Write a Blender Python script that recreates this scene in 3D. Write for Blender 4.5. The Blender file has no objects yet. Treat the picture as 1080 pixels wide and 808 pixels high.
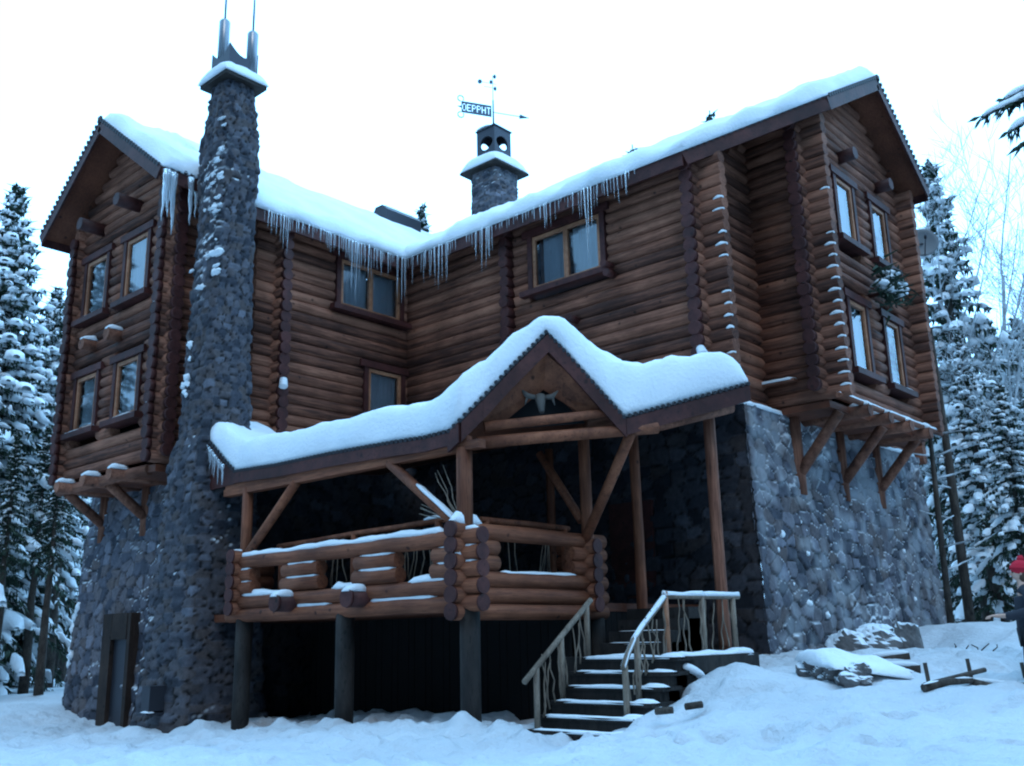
import bpy, math, random
import numpy as np
from mathutils import Vector, Matrix, noise as mnoise

# ------------------------------------------------------------------ scene, camera, world, sun, exposure
S = bpy.context.scene
COL = S.collection
CAM_LOC = (18.47, -16.70, 1.40)
YAW, PITCH, ROLL = math.radians(41.6), math.radians(14.5), math.radians(-1.3)
def camera_axes():
    cy, sy, cp, sp = math.cos(YAW), math.sin(YAW), math.cos(PITCH), math.sin(PITCH)
    F = Vector((-sy*cp, cy*cp, sp)); R0 = Vector((cy, sy, 0)); U0 = R0.cross(F)
    R = R0*math.cos(ROLL) + U0*math.sin(ROLL); U = -R0*math.sin(ROLL) + U0*math.cos(ROLL)
    return R, U, F
cd = bpy.data.cameras.new('camera')
cam = bpy.data.objects.new('camera', cd); COL.objects.link(cam)
_R, _U, _F = camera_axes()
M = Matrix(((_R.x, _U.x, -_F.x, CAM_LOC[0]), (_R.y, _U.y, -_F.y, CAM_LOC[1]), (_R.z, _U.z, -_F.z, CAM_LOC[2]), (0, 0, 0, 1)))
cam.matrix_world = M
cd.sensor_width = 36.0; cd.lens = 36.0*1038.0/1080.0
cd.clip_start = 0.1; cd.clip_end = 3000
S.camera = cam

SUN_ELEV, SUN_AZ = math.radians(48), math.radians(28)      # azimuth of the sun measured from +X towards +Y ... light from the right
w = bpy.data.worlds.new('World'); S.world = w; w.use_nodes = True
nt = w.node_tree; nt.nodes.clear()
wo = nt.nodes.new('ShaderNodeOutputWorld'); bg = nt.nodes.new('ShaderNodeBackground')
sky = nt.nodes.new('ShaderNodeTexSky'); sky.sky_type = 'NISHITA'; sky.sun_disc = False
sky.sun_elevation = SUN_ELEV; sky.sun_rotation = math.radians(90) - SUN_AZ
sky.air_density = 1.0; sky.dust_density = 0.3; sky.ozone_density = 2.0
mx = nt.nodes.new('ShaderNodeMix'); mx.data_type = 'RGBA'; mx.inputs[0].default_value = 0.93
mx.inputs[7].default_value = (8.9, 19.0, 31.0, 1)          # the even cloud cover of a winter dusk
nt.links.new(sky.outputs[0], mx.inputs[6])
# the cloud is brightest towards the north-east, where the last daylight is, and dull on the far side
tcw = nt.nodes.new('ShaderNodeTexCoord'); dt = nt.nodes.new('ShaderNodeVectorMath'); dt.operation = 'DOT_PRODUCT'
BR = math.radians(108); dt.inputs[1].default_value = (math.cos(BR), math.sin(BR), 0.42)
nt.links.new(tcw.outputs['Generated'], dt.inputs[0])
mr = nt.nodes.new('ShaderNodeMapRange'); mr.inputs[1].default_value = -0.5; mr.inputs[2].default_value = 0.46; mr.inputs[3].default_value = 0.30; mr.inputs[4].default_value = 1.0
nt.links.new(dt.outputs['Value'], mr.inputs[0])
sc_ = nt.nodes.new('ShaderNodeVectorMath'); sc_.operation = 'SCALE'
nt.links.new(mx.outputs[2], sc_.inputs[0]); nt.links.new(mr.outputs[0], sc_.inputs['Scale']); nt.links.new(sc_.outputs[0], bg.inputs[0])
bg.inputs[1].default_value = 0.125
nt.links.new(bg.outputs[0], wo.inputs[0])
sd = bpy.data.lights.new('sun', 'SUN'); sd.energy = 0.5; sd.angle = math.radians(25); sd.color = (1.0, 0.97, 0.92)
sun = bpy.data.objects.new('sun', sd); COL.objects.link(sun)
sdir = Vector((math.cos(SUN_AZ)*math.cos(SUN_ELEV), math.sin(SUN_AZ)*math.cos(SUN_ELEV), math.sin(SUN_ELEV)))
sdir = Vector((math.cos(math.radians(-40))*math.cos(SUN_ELEV), math.sin(math.radians(-40))*math.cos(SUN_ELEV), math.sin(SUN_ELEV)))
sky.sun_rotation = math.atan2(sdir.x, sdir.y)
sun.rotation_euler = sdir.to_track_quat('Z', 'Y').to_euler()
vs = S.view_settings
vs.view_transform = 'Standard'; vs.look = 'None'; vs.exposure = 0.0; vs.gamma = 1.0; vs.use_curve_mapping = False
S.cycles.pixel_filter_type = 'BLACKMAN_HARRIS'; S.cycles.filter_width = 2.1
S.cycles.max_bounces = 5; S.cycles.diffuse_bounces = 3; S.cycles.transparent_max_bounces = 12

# ------------------------------------------------------------------ materials
MATS = {}
def mat(name, base, rough=0.7, builder=None, spec=0.3):
    m = bpy.data.materials.new(name); m.use_nodes = True
    n = m.node_tree.nodes; b = n['Principled BSDF']
    b.inputs['Base Color'].default_value = (*base, 1); b.inputs['Roughness'].default_value = rough
    b.inputs['Specular IOR Level'].default_value = spec
    if builder: builder(m, m.node_tree, b)
    MATS[name] = m
    return m
def N(t, typ, **kw):
    nd = t.nodes.new(typ)
    for k, v in kw.items(): setattr(nd, k, v)
    return nd
def ramp(t, stops):
    r = N(t, 'ShaderNodeValToRGB'); e = r.color_ramp.elements
    while len(e) < len(stops): e.new(0.5)
    for el, (p, c) in zip(e, stops): el.position = p; el.color = (*c, 1)
    return r
def noise_tex(t, scale, detail=3, mapscale=None, rough=0.55):
    tc = N(t, 'ShaderNodeTexCoord'); nz = N(t, 'ShaderNodeTexNoise')
    nz.inputs['Scale'].default_value = scale; nz.inputs['Detail'].default_value = detail; nz.inputs['Roughness'].default_value = rough
    if mapscale:
        mp = N(t, 'ShaderNodeMapping'); mp.inputs['Scale'].default_value = mapscale
        t.links.new(tc.outputs['Object'], mp.inputs[0]); t.links.new(mp.outputs[0], nz.inputs[0])
    else: t.links.new(tc.outputs['Object'], nz.inputs[0])
    return nz
def bump(t, b, height, strength=0.3, dist=0.02):
    bp = N(t, 'ShaderNodeBump'); bp.inputs['Strength'].default_value = strength; bp.inputs['Distance'].default_value = dist
    t.links.new(height, bp.inputs['Height']); t.links.new(bp.outputs[0], b.inputs['Normal'])
def wood(cols, mapscale, island=0.8, scale=3.0):
    def f(m, t, b):
        nz = noise_tex(t, scale, 4, mapscale, 0.65)
        r = ramp(t, [(0.28, cols[0]), (0.5, cols[1]), (0.72, cols[2])])
        g = N(t, 'ShaderNodeNewGeometry')
        ad = N(t, 'ShaderNodeMath', operation='MULTIPLY_ADD'); ad.inputs[1].default_value = island*0.5; ad.inputs[2].default_value = -island*0.25
        t.links.new(g.outputs['Random Per Island'], ad.inputs[0])
        s = N(t, 'ShaderNodeMath', operation='ADD'); t.links.new(nz.outputs[0], s.inputs[0]); t.links.new(ad.outputs[0], s.inputs[1])
        # weather stains: broad darker blotches of old varnish
        n2 = noise_tex(t, 0.9, 3); r2 = ramp(t, [(0.35, (0.55, 0.52, 0.5)), (0.62, (1, 1, 1))])
        t.links.new(n2.outputs[0], r2.inputs[0]); t.links.new(s.outputs[0], r.inputs[0])
        mm = N(t, 'ShaderNodeMix', data_type='RGBA', blend_type='MULTIPLY'); mm.inputs[0].default_value = 1
        t.links.new(r.outputs[0], mm.inputs[6]); t.links.new(r2.outputs[0], mm.inputs[7]); t.links.new(mm.outputs[2], b.inputs['Base Color'])
        # knots: small dark round spots
        tc = N(t, 'ShaderNodeTexCoord'); vo = N(t, 'ShaderNodeTexVoronoi'); vo.inputs['Scale'].default_value = 2.6; t.links.new(tc.outputs['Object'], vo.inputs['Vector'])
        rk = ramp(t, [(0.05, (0.25, 0.22, 0.2)), (0.13, (1, 1, 1))]); t.links.new(vo.outputs['Distance'], rk.inputs[0])
        # drying cracks: fine dark lines along the grain
        nc = noise_tex(t, scale*4.5, 2, mapscale, 0.5); rc_ = ramp(t, [(0.30, (0.35, 0.32, 0.3)), (0.40, (1, 1, 1))]); t.links.new(nc.outputs[0], rc_.inputs[0])
        m5 = N(t, 'ShaderNodeMix', data_type='RGBA', blend_type='MULTIPLY'); m5.inputs[0].default_value = 1; t.links.new(mm.outputs[2], m5.inputs[6]); t.links.new(rk.outputs[0], m5.inputs[7])
        m6 = N(t, 'ShaderNodeMix', data_type='RGBA', blend_type='MULTIPLY'); m6.inputs[0].default_value = .8; t.links.new(m5.outputs[2], m6.inputs[6]); t.links.new(rc_.outputs[0], m6.inputs[7])
        t.links.new(m6.outputs[2], b.inputs['Base Color'])
        bump(t, b, nz.outputs[0], 0.5, 0.02)
    return f
LOGC = [(0.075, 0.027, 0.017), (0.215, 0.080, 0.047), (0.35, 0.143, 0.086)]
for ax, ms in (('x', (0.35, 6, 6)), ('y', (6, 0.35, 6)), ('z', (6, 6, 0.35)), ('a', (2, 2, 2))):
    mat('log_'+ax, (.3, .15, .07), 0.78, wood(LOGC, ms))
    mat('porch_log_'+ax, (.4, .17, .07), 0.72, wood([(0.10, 0.031, 0.015), (0.22, 0.069, 0.033), (0.31, 0.108, 0.052)], ms))
mat('dark_trim', (.09, .03, .028), 0.6, wood([(0.04, 0.011, 0.010), (0.07, 0.019, 0.016), (0.10, 0.029, 0.023)], (1.5, 1.5, 1.5), 0.2))
mat('soffit_wood', (.16, .06, .03), 0.6, wood([(0.10, 0.030, 0.015), (0.16, 0.048, 0.024), (0.21, 0.07, 0.034)], (1, 9, 9), 0.5))
mat('soffit_wood_y', (.16, .06, .03), 0.6, wood([(0.10, 0.030, 0.015), (0.16, 0.048, 0.024), (0.21, 0.07, 0.034)], (9, 1, 9), 0.5))
mat('pale_frame', (.5, .27, .13), 0.5, wood([(0.30, 0.125, 0.065), (0.42, 0.18, 0.095), (0.50, 0.235, 0.13)], (3, 3, 3), 0.3))
mat('grey_wood', (.2, .16, .13), 0.75, wood([(0.13, 0.1, 0.08), (0.22, 0.17, 0.13), (0.32, 0.25, 0.19)], (4, 4, 1), 0.6))
mat('old_timber', (.06, .05, .045), 0.8, wood([(0.012, 0.010, 0.009), (0.024, 0.019, 0.017), (0.042, 0.034, 0.029)], (2, 2, 0.6), 0.5))
mat('bark', (.07, .055, .045), 0.9, wood([(0.035, 0.028, 0.024), (0.07, 0.055, 0.045), (0.12, 0.1, 0.085)], (5, 5, 1.2), 0.3))
mat('roof_sheet', (.03, .03, .035), 0.55)
mat('steel', (.22, .23, .25), 0.3, lambda m, t, b: b.inputs['Metallic'].__setattr__('default_value', 1.0))
mat('dark_metal', (.05, .05, .06), 0.45, lambda m, t, b: b.inputs['Metallic'].__setattr__('default_value', 0.6))
mat('vane_metal', (.09, .11, .14), 0.5, lambda m, t, b: b.inputs['Metallic'].__setattr__('default_value', 0.3))
mat('white_plastic', (.7, .72, .74), 0.45)
mat('grey_dish', (.20, .21, .22), 0.6)
mat('deck_shade', (.006, .005, .005), 0.95)  # near-black colour stands in for the shade under the deck
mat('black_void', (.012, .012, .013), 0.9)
mat('curtain', (.72, .76, .80), 0.85, lambda m, t, b: None)
mat('bone', (.10, .088, .078), 0.85)
mat('skin', (.55, .33, .25), 0.55); mat('red_wool', (.5, .02, .04), 0.95); mat('dark_coat', (.03, .032, .042), 0.85)
mat('hair_brown', (.08, .045, .03), 0.8); mat('dark_cloth', (.025, .026, .03), 0.85); mat('eye_dark', (.02, .02, .02), 0.2)
def snow_b(bs, bd, sc=14):
    def f(m, t, b):
        nz = noise_tex(t, sc, 5, None, 0.6); bump(t, b, nz.outputs[0], bs, bd)
        n2 = noise_tex(t, 1.1, 3); r = ramp(t, [(0.3, (0.74, 0.77, 0.80)), (0.7, (0.84, 0.86, 0.88))])
        t.links.new(n2.outputs[0], r.inputs[0]); t.links.new(r.outputs[0], b.inputs['Base Color'])
    return f
mat('snow', (.82, .84, .86), 0.8, snow_b(0.7, 0.035, 16), 0.2)
def ground_b(m, t, b):
    nz = noise_tex(t, 6, 6, None, 0.65)
    n3 = noise_tex(t, 1.3, 4); ad = N(t, 'ShaderNodeMath', operation='ADD'); t.links.new(nz.outputs[0], ad.inputs[0]); t.links.new(n3.outputs[0], ad.inputs[1])
    bump(t, b, ad.outputs[0], 0.8, 0.10)
    n2 = noise_tex(t, 0.5, 4); r = ramp(t, [(0.3, (0.54, 0.555, 0.575)), (0.7, (0.64, 0.65, 0.67))])
    t.links.new(n2.outputs[0], r.inputs[0]); t.links.new(r.outputs[0], b.inputs['Base Color'])
mat('ground_snow', (.7, .73, .76), 0.8, ground_b, 0.15)
def ice_b(m, t, b):
    b.inputs['Transmission Weight'].default_value = 0.75; b.inputs['IOR'].default_value = 1.31
mat('ice', (.80, .86, .92), 0.25, ice_b, 0.5)
def glass_b(m, t, b):
    t.nodes.remove(b); out = t.nodes['Material Output']
    tr = N(t, 'ShaderNodeBsdfTransparent'); tr.inputs[0].default_value = (0.85, 0.88, 0.9, 1)
    gl = N(t, 'ShaderNodeBsdfGlossy'); gl.inputs['Roughness'].default_value = 0.03; gl.inputs[0].default_value = (0.85, 0.9, 0.95, 1)
    fr = N(t, 'ShaderNodeFresnel'); fr.inputs[0].default_value = 2.3
    ms = N(t, 'ShaderNodeMixShader'); t.links.new(fr.outputs[0], ms.inputs[0]); t.links.new(tr.outputs[0], ms.inputs[1]); t.links.new(gl.outputs[0], ms.inputs[2])
    t.links.new(ms.outputs[0], out.inputs[0])
mat('glass', (.5, .5, .5), 0.1, glass_b)
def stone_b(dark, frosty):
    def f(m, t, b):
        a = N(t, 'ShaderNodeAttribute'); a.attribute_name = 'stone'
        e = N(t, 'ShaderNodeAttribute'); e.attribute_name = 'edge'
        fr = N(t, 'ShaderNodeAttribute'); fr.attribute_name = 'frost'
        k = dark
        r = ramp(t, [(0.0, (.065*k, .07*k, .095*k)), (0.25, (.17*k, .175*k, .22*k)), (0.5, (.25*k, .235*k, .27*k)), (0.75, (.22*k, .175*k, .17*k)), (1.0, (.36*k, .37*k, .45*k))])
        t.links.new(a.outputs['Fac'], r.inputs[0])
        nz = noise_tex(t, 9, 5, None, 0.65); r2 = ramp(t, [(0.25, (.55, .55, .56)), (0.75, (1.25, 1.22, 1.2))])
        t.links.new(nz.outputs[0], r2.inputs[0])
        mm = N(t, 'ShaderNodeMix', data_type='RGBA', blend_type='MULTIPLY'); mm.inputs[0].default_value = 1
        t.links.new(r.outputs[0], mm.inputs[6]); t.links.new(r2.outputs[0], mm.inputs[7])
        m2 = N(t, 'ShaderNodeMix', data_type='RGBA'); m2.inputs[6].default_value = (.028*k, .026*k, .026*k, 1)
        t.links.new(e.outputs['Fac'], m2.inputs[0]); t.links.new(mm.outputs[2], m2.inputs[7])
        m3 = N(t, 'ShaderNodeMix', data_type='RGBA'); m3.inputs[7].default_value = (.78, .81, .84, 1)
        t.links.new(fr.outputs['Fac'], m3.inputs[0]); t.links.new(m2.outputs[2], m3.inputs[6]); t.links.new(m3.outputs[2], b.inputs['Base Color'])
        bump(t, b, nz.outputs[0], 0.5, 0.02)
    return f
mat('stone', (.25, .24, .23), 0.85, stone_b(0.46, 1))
mat('stone_shaded', (.05, .05, .05), 0.9, stone_b(0.20, 1))  # darkened copy of the stone, porch shade put into its colour
mat('stone_mid', (.2, .19, .18), 0.85, stone_b(0.55, 1))
mat('stone_dark', (.15, .14, .14), 0.85, stone_b(0.34, 1))
def needle_b(m, t, b):
    g = N(t, 'ShaderNodeNewGeometry'); r = ramp(t, [(0, (.018, .035, .025)), (0.5, (.03, .055, .035)), (1, (.055, .08, .05))])
    t.links.new(g.outputs['Random Per Island'], r.inputs[0]); t.links.new(r.outputs[0], b.inputs['Base Color'])
mat('needles', (.03, .055, .035), 0.8, needle_b)
def frost_b(m, t, b):
    nz = noise_tex(t, 3, 3); r = ramp(t, [(0.35, (.25, .25, .25)), (0.62, (.58, .61, .64))])
    t.links.new(nz.outputs[0], r.inputs[0]); t.links.new(r.outputs[0], b.inputs['Base Color'])
mat('frosted_twig', (.6, .63, .66), 0.85, frost_b)

# ------------------------------------------------------------------ mesh helpers
class MB:
    def __init__(s): s.v = []; s.f = []; s.sm = []; s.mi = []; s.cur = 0
    def add(s, vs, fs, smooth=False):
        o = len(s.v); s.v.extend([tuple(p) for p in vs])
        for f in fs: s.f.append(tuple(i+o for i in f)); s.sm.append(smooth); s.mi.append(s.cur)
    def box(s, lo, hi):
        x0, y0, z0 = lo; x1, y1, z1 = hi
        s.add([(x0,y0,z0),(x1,y0,z0),(x1,y1,z0),(x0,y1,z0),(x0,y0,z1),(x1,y0,z1),(x1,y1,z1),(x0,y1,z1)],
              [(0,3,2,1),(4,5,6,7),(0,1,5,4),(1,2,6,5),(2,3,7,6),(3,0,4,7)])
    def beam(s, p0, p1, w, h, up=(0,0,1)):            # rectangular bar p0 -> p1, w sideways, h along up
        p0 = Vector(p0); p1 = Vector(p1); d = (p1-p0).normalized(); up = Vector(up)
        sd = d.cross(up).normalized(); u2 = sd.cross(d).normalized()
        vs = []
        for p in (p0, p1):
            for a, b in ((-1,-1),(1,-1),(1,1),(-1,1)): vs.append(p + sd*(a*w/2) + u2*(b*h/2))
        s.add(vs, [(0,1,2,3),(7,6,5,4),(0,4,5,1),(1,5,6,2),(2,6,7,3),(3,7,4,0)])
    def tube(s, pts, rad, n=8, caps=True, smooth=True):
        pts = [Vector(p) for p in pts]; m = len(pts)
        if not hasattr(rad, '__len__'): rad = [rad]*m
        ref = Vector((0,0,1)); d0 = (pts[-1]-pts[0]).normalized()
        if abs(d0.z) > 0.9: ref = Vector((1,0,0))
        vs = []
        for i, p in enumerate(pts):
            d = (pts[min(i+1,m-1)]-pts[max(i-1,0)]).normalized()
            a = d.cross(ref).normalized(); b = a.cross(d).normalized()
            for k in range(n):
                t = 2*math.pi*k/n; vs.append(p + a*(math.cos(t)*rad[i]) + b*(math.sin(t)*rad[i]))
        fs = []
        for i in range(m-1):
            for k in range(n): fs.append((i*n+k, i*n+(k+1)%n, (i+1)*n+(k+1)%n, (i+1)*n+k))
        s.add(vs, fs, smooth)
        if caps:
            o = len(s.v)-len(vs)
            s.f.append(tuple(o+k for k in reversed(range(n)))); s.sm.append(False); s.mi.append(s.cur)
            s.f.append(tuple(o+(m-1)*n+k for k in range(n))); s.sm.append(False); s.mi.append(s.cur)
    def log(s, p0, p1, r, rng, n=12):
        p0 = Vector(p0); p1 = Vector(p1); L = (p1-p0).length; m = max(2, int(L/0.9)+1)
        pts = []; rad = []
        for i in range(m):
            t = i/(m-1); j = 0.008 if 0 < i < m-1 else 0.003
            pts.append(p0.lerp(p1, t) + Vector((rng.uniform(-j,j), rng.uniform(-j,j), rng.uniform(-j,j))))
            rad.append(r*rng.uniform(0.965, 1.03))
        s.tube(pts, rad, n)
    def prism(s, poly, t):                             # closed slab from a 3-D polygon, extruded by vector t
        t = Vector(t); n = len(poly); a = [Vector(p) for p in poly]; b = [p+t for p in a]
        s.add(a+b, [tuple(range(n)), tuple(reversed(range(n, 2*n)))] + [(i, n+i, n+(i+1)%n, (i+1)%n) for i in range(n)])
    def ball(s, c, r, n=8, m=6, sq=(1,1,1), jit=0, rng=None):
        c = Vector(c); vs = [c+Vector((0,0,r*sq[2]))]
        for i in range(1, m):
            for k in range(n):
                a = math.pi*i/m; b = 2*math.pi*k/n; q = r*(1+(rng.uniform(-jit,jit) if rng else 0))
                vs.append(c+Vector((math.sin(a)*math.cos(b)*q*sq[0], math.sin(a)*math.sin(b)*q*sq[1], math.cos(a)*q*sq[2])))
        vs.append(c-Vector((0,0,r*sq[2])))
        fs = [(0, 1+k, 1+(k+1)%n) for k in range(n)]
        for i in range(m-2):
            for k in range(n): fs.append((1+i*n+k, 1+(i+1)*n+k, 1+(i+1)*n+(k+1)%n, 1+i*n+(k+1)%n))
        L = len(vs)-1; o = 1+(m-2)*n
        fs += [(o+k, L, o+(k+1)%n) for k in range(n)]
        s.add(vs, fs, True)
    def build(s, name, m, parent=None, origin=None):
        if origin is None: origin = parent_loc(parent)
        me = bpy.data.meshes.new(name)
        o = Vector(origin)
        me.from_pydata([(v[0]-o.x, v[1]-o.y, v[2]-o.z) for v in s.v], [], s.f)
        me.polygons.foreach_set('use_smooth', s.sm)
        ml = m if isinstance(m, (list, tuple)) else [m]
        for q in ml: me.materials.append(MATS[q])
        if len(ml) > 1: me.polygons.foreach_set('material_index', s.mi)
        me.update()
        ob = bpy.data.objects.new(name, me); COL.objects.link(ob)
        if parent is not None: ob.parent = parent
        else: ob.location = o
        return ob
WLOC = {}
def parent_loc(p):
    l = Vector((0,0,0))
    while p is not None: l += p.location; p = p.parent
    return l
def tag(o, label=None, cat=None, group=None, kind=None):
    if label: o['label'] = label
    if cat: o['category'] = cat
    if group: o['group'] = group
    if kind: o['kind'] = kind
    return o
def thing(name, label, cat, loc=(0,0,0), group=None):
    o = bpy.data.objects.new(name, None); COL.objects.link(o); o.location = loc; o.empty_display_size = 0.3
    return tag(o, label, cat, group)
def copy_tree(o, parent=None):
    c = o.copy(); COL.objects.link(c)
    if parent is not None: c.parent = parent
    for ch in o.children: copy_tree(ch, c)
    return c
def fnoise(x, y, z=0.0): return mnoise.noise(Vector((x, y, z)))
def lerp(a, b, t): return a+(b-a)*t

def snow_strip(mb, p0, p1, w, h, rng, seg=0.12, ends=True, gaps=0.0):   # a ridge of snow lying on a log or ledge
    p0 = Vector(p0); p1 = Vector(p1); L = (p1-p0).length; m = max(4, int(L/seg)); d = (p1-p0).normalized()
    sd = d.cross(Vector((0,0,1))).normalized(); K = 7; vs = []; ph = rng.uniform(0, 99)
    for i in range(m+1):
        t = i/m; e = min(1, min(t, 1-t)*L/0.12+0.05) if ends else 1
        hh = h*(0.75+0.55*fnoise(ph+t*L*1.6, 3.1)+0.2*fnoise(ph+t*L*5, 9.1))*e**0.5
        if gaps and fnoise(ph+t*L*0.9, 20.5) < -0.5+gaps: hh = 0.004
        ww = w*(0.92+0.2*fnoise(ph+t*L*2.3, 7.7))*(0.6+0.4*e)
        c = p0.lerp(p1, t)
        for k in range(K):
            a = math.pi*k/(K-1); ca = math.cos(a); sa = math.sin(a)**0.7 if 0 < k < K-1 else 0
            vs.append(c + sd*(ww/2*ca) + Vector((0,0,max(hh, .004)*sa - (0.02 if k in (0, K-1) else 0))))
    fs = []
    for i in range(m):
        for k in range(K-1): fs.append((i*K+k, i*K+k+1, (i+1)*K+k+1, (i+1)*K+k))
    fs.append(tuple(reversed(range(K)))); fs.append(tuple(m*K+k for k in range(K)))
    for i in range(m): fs.append((i*K+K-1, i*K, (i+1)*K, (i+1)*K+K-1))
    mb.add(vs, fs, True)
def resample(P, n):
    P = [Vector(p) for p in P]; d = [0]
    for a, b in zip(P, P[1:]): d.append(d[-1]+(b-a).length)
    out = []; 
    for i in range(n+1):
        s = d[-1]*i/n; k = 0
        while k < len(d)-2 and d[k+1] < s: k += 1
        out.append(P[k].lerp(P[k+1], (s-d[k])/max(1e-6, d[k+1]-d[k])))
    return out
def resample2(F, B, step):                              # resample two polylines together, along F
    F = [Vector(p) for p in F]; B = [Vector(p) for p in B]; f = []; b = []
    for i in range(len(F)-1):
        m = max(1, int(round(max((F[i+1]-F[i]).length, 0.5*(B[i+1]-B[i]).length)/step)))
        for k in range(m): f.append(F[i].lerp(F[i+1], k/m)); b.append(B[i].lerp(B[i+1], k/m))
    f.append(F[-1]); b.append(B[-1]); return f, b
def snow_ruled(mb, F, B, T, step=0.16, soft=(0.45, 0.4, 0.4, 0.0), seed=0.0, bulge=0.09, amp=0.25, minT=0.02, Tfun=None, bfreq=0.8):
    # snow blanket on the ruled surface F(u)->B(u); soft = rounding width at front, first side, last side, back
    f, b = resample2(F, B, step); nu = len(f)-1
    L = max((p-q).length for p, q in zip(f, b)); ts = []; x = 0.0
    while x < L: ts.append(x/L); x += step*(0.35 if x < 0.5 else (0.8 if x < 1.5 else 2.2))
    ts.append(1.0); nv = len(ts)-1
    su = [0.0]
    for p, q in zip(f, f[1:]): su.append(su[-1]+(q-p).length)
    top = []; bot = []
    fdir = []
    for i in range(nu+1):
        dd = (f[i]-b[i]); dd.z = 0; fdir.append(dd.normalized())
    for i in range(nu+1):
        Li = (b[i]-f[i]).length
        for t in ts:
            p = f[i].lerp(b[i], t); dv = t*Li; tt = T if Tfun is None else Tfun(su[i]/su[-1], t)
            nzv = fnoise(su[i]*bfreq+seed, dv*bfreq, seed)*amp + fnoise(su[i]*3.1+seed, dv*3.1, seed+4)*amp*0.45 + fnoise(su[i]*7.3+seed, dv*7.3, seed+9)*amp*0.22
            e = 1.0
            for dist, wd in ((dv, soft[0]), (su[i], soft[1]), (su[-1]-su[i], soft[2]), ((1-t)*Li, soft[3])):
                if wd > 0:
                    q = min(1, dist/wd); e *= math.sqrt(max(0, 1-(1-q)**2))*0.82+0.18
            z = max(minT, tt*(1+nzv))*e
            o = Vector((0,0,0))
            if soft[0] > 0: o = fdir[i]*(bulge*math.exp(-(dv/0.22)**2)*(0.7+1.2*fnoise(su[i]*1.7+seed, 5.5)))
            top.append(p+Vector((0,0,z))+o); bot.append(p+Vector((0,0,0.004)))
    n = nv+1; o = len(top); fs = []
    for i in range(nu):
        for j in range(nv):
            fs.append((i*n+j, (i+1)*n+j, (i+1)*n+j+1, i*n+j+1)); fs.append((o+i*n+j, o+i*n+j+1, o+(i+1)*n+j+1, o+(i+1)*n+j))
    for i in range(nu): fs.append((i*n, o+i*n, o+(i+1)*n, (i+1)*n)); fs.append((i*n+nv, (i+1)*n+nv, o+(i+1)*n+nv, o+i*n+nv))
    for j in range(nv): fs.append((j, j+1, o+j+1, o+j)); fs.append((nu*n+j, o+nu*n+j, o+nu*n+j+1, nu*n+j+1))
    mb.add(top+bot, fs, True)

# Voronoi masonry -------------------------------------------------
def worley(s, z, cs, cz, seed):
    gs, gz = s/cs, z/cz; i0 = np.floor(gs).astype(int); j0 = np.floor(gz).astype(int)
    F1 = np.full(s.shape, 9.0); F2 = np.full(s.shape, 9.0); idv = np.zeros(s.shape); tx = np.zeros(s.shape); tz = np.zeros(s.shape)
    def h(a, b, k): 
        x = np.sin(a*127.1+b*311.7+k*74.7+seed*13.37)*43758.5453
        return x-np.floor(x)
    for di in (-1, 0, 1):
        for dj in (-1, 0, 1):
            a = i0+di; b = j0+dj
            px = a+0.12+0.76*h(a, b, 1); pz = b+0.12+0.76*h(a, b, 2)
            d = np.sqrt((gs-px)**2+(gz-pz)**2); r = h(a, b, 3)
            c = d < F1
            F2 = np.where(c, F1, np.minimum(F2, d)); idv = np.where(c, r, idv); tx = np.where(c, gs-px, tx); tz = np.where(c, gz-pz, tz); F1 = np.where(c, d, F1)
    return F1, F2, idv, tx, tz
def vnoise(s, z, sc, seed):
    gs, gz = s*sc, z*sc; i = np.floor(gs); j = np.floor(gz); u = gs-i; v = gz-j
    u = u*u*(3-2*u); v = v*v*(3-2*v)
    def h(a, b): 
        x = np.sin(a*269.5+b*183.3+seed*7.7)*43758.5453; return x-np.floor(x)
    return (h(i,j)*(1-u)+h(i+1,j)*u)*(1-v)+(h(i,j+1)*(1-u)+h(i+1,j+1)*u)*v
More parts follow.
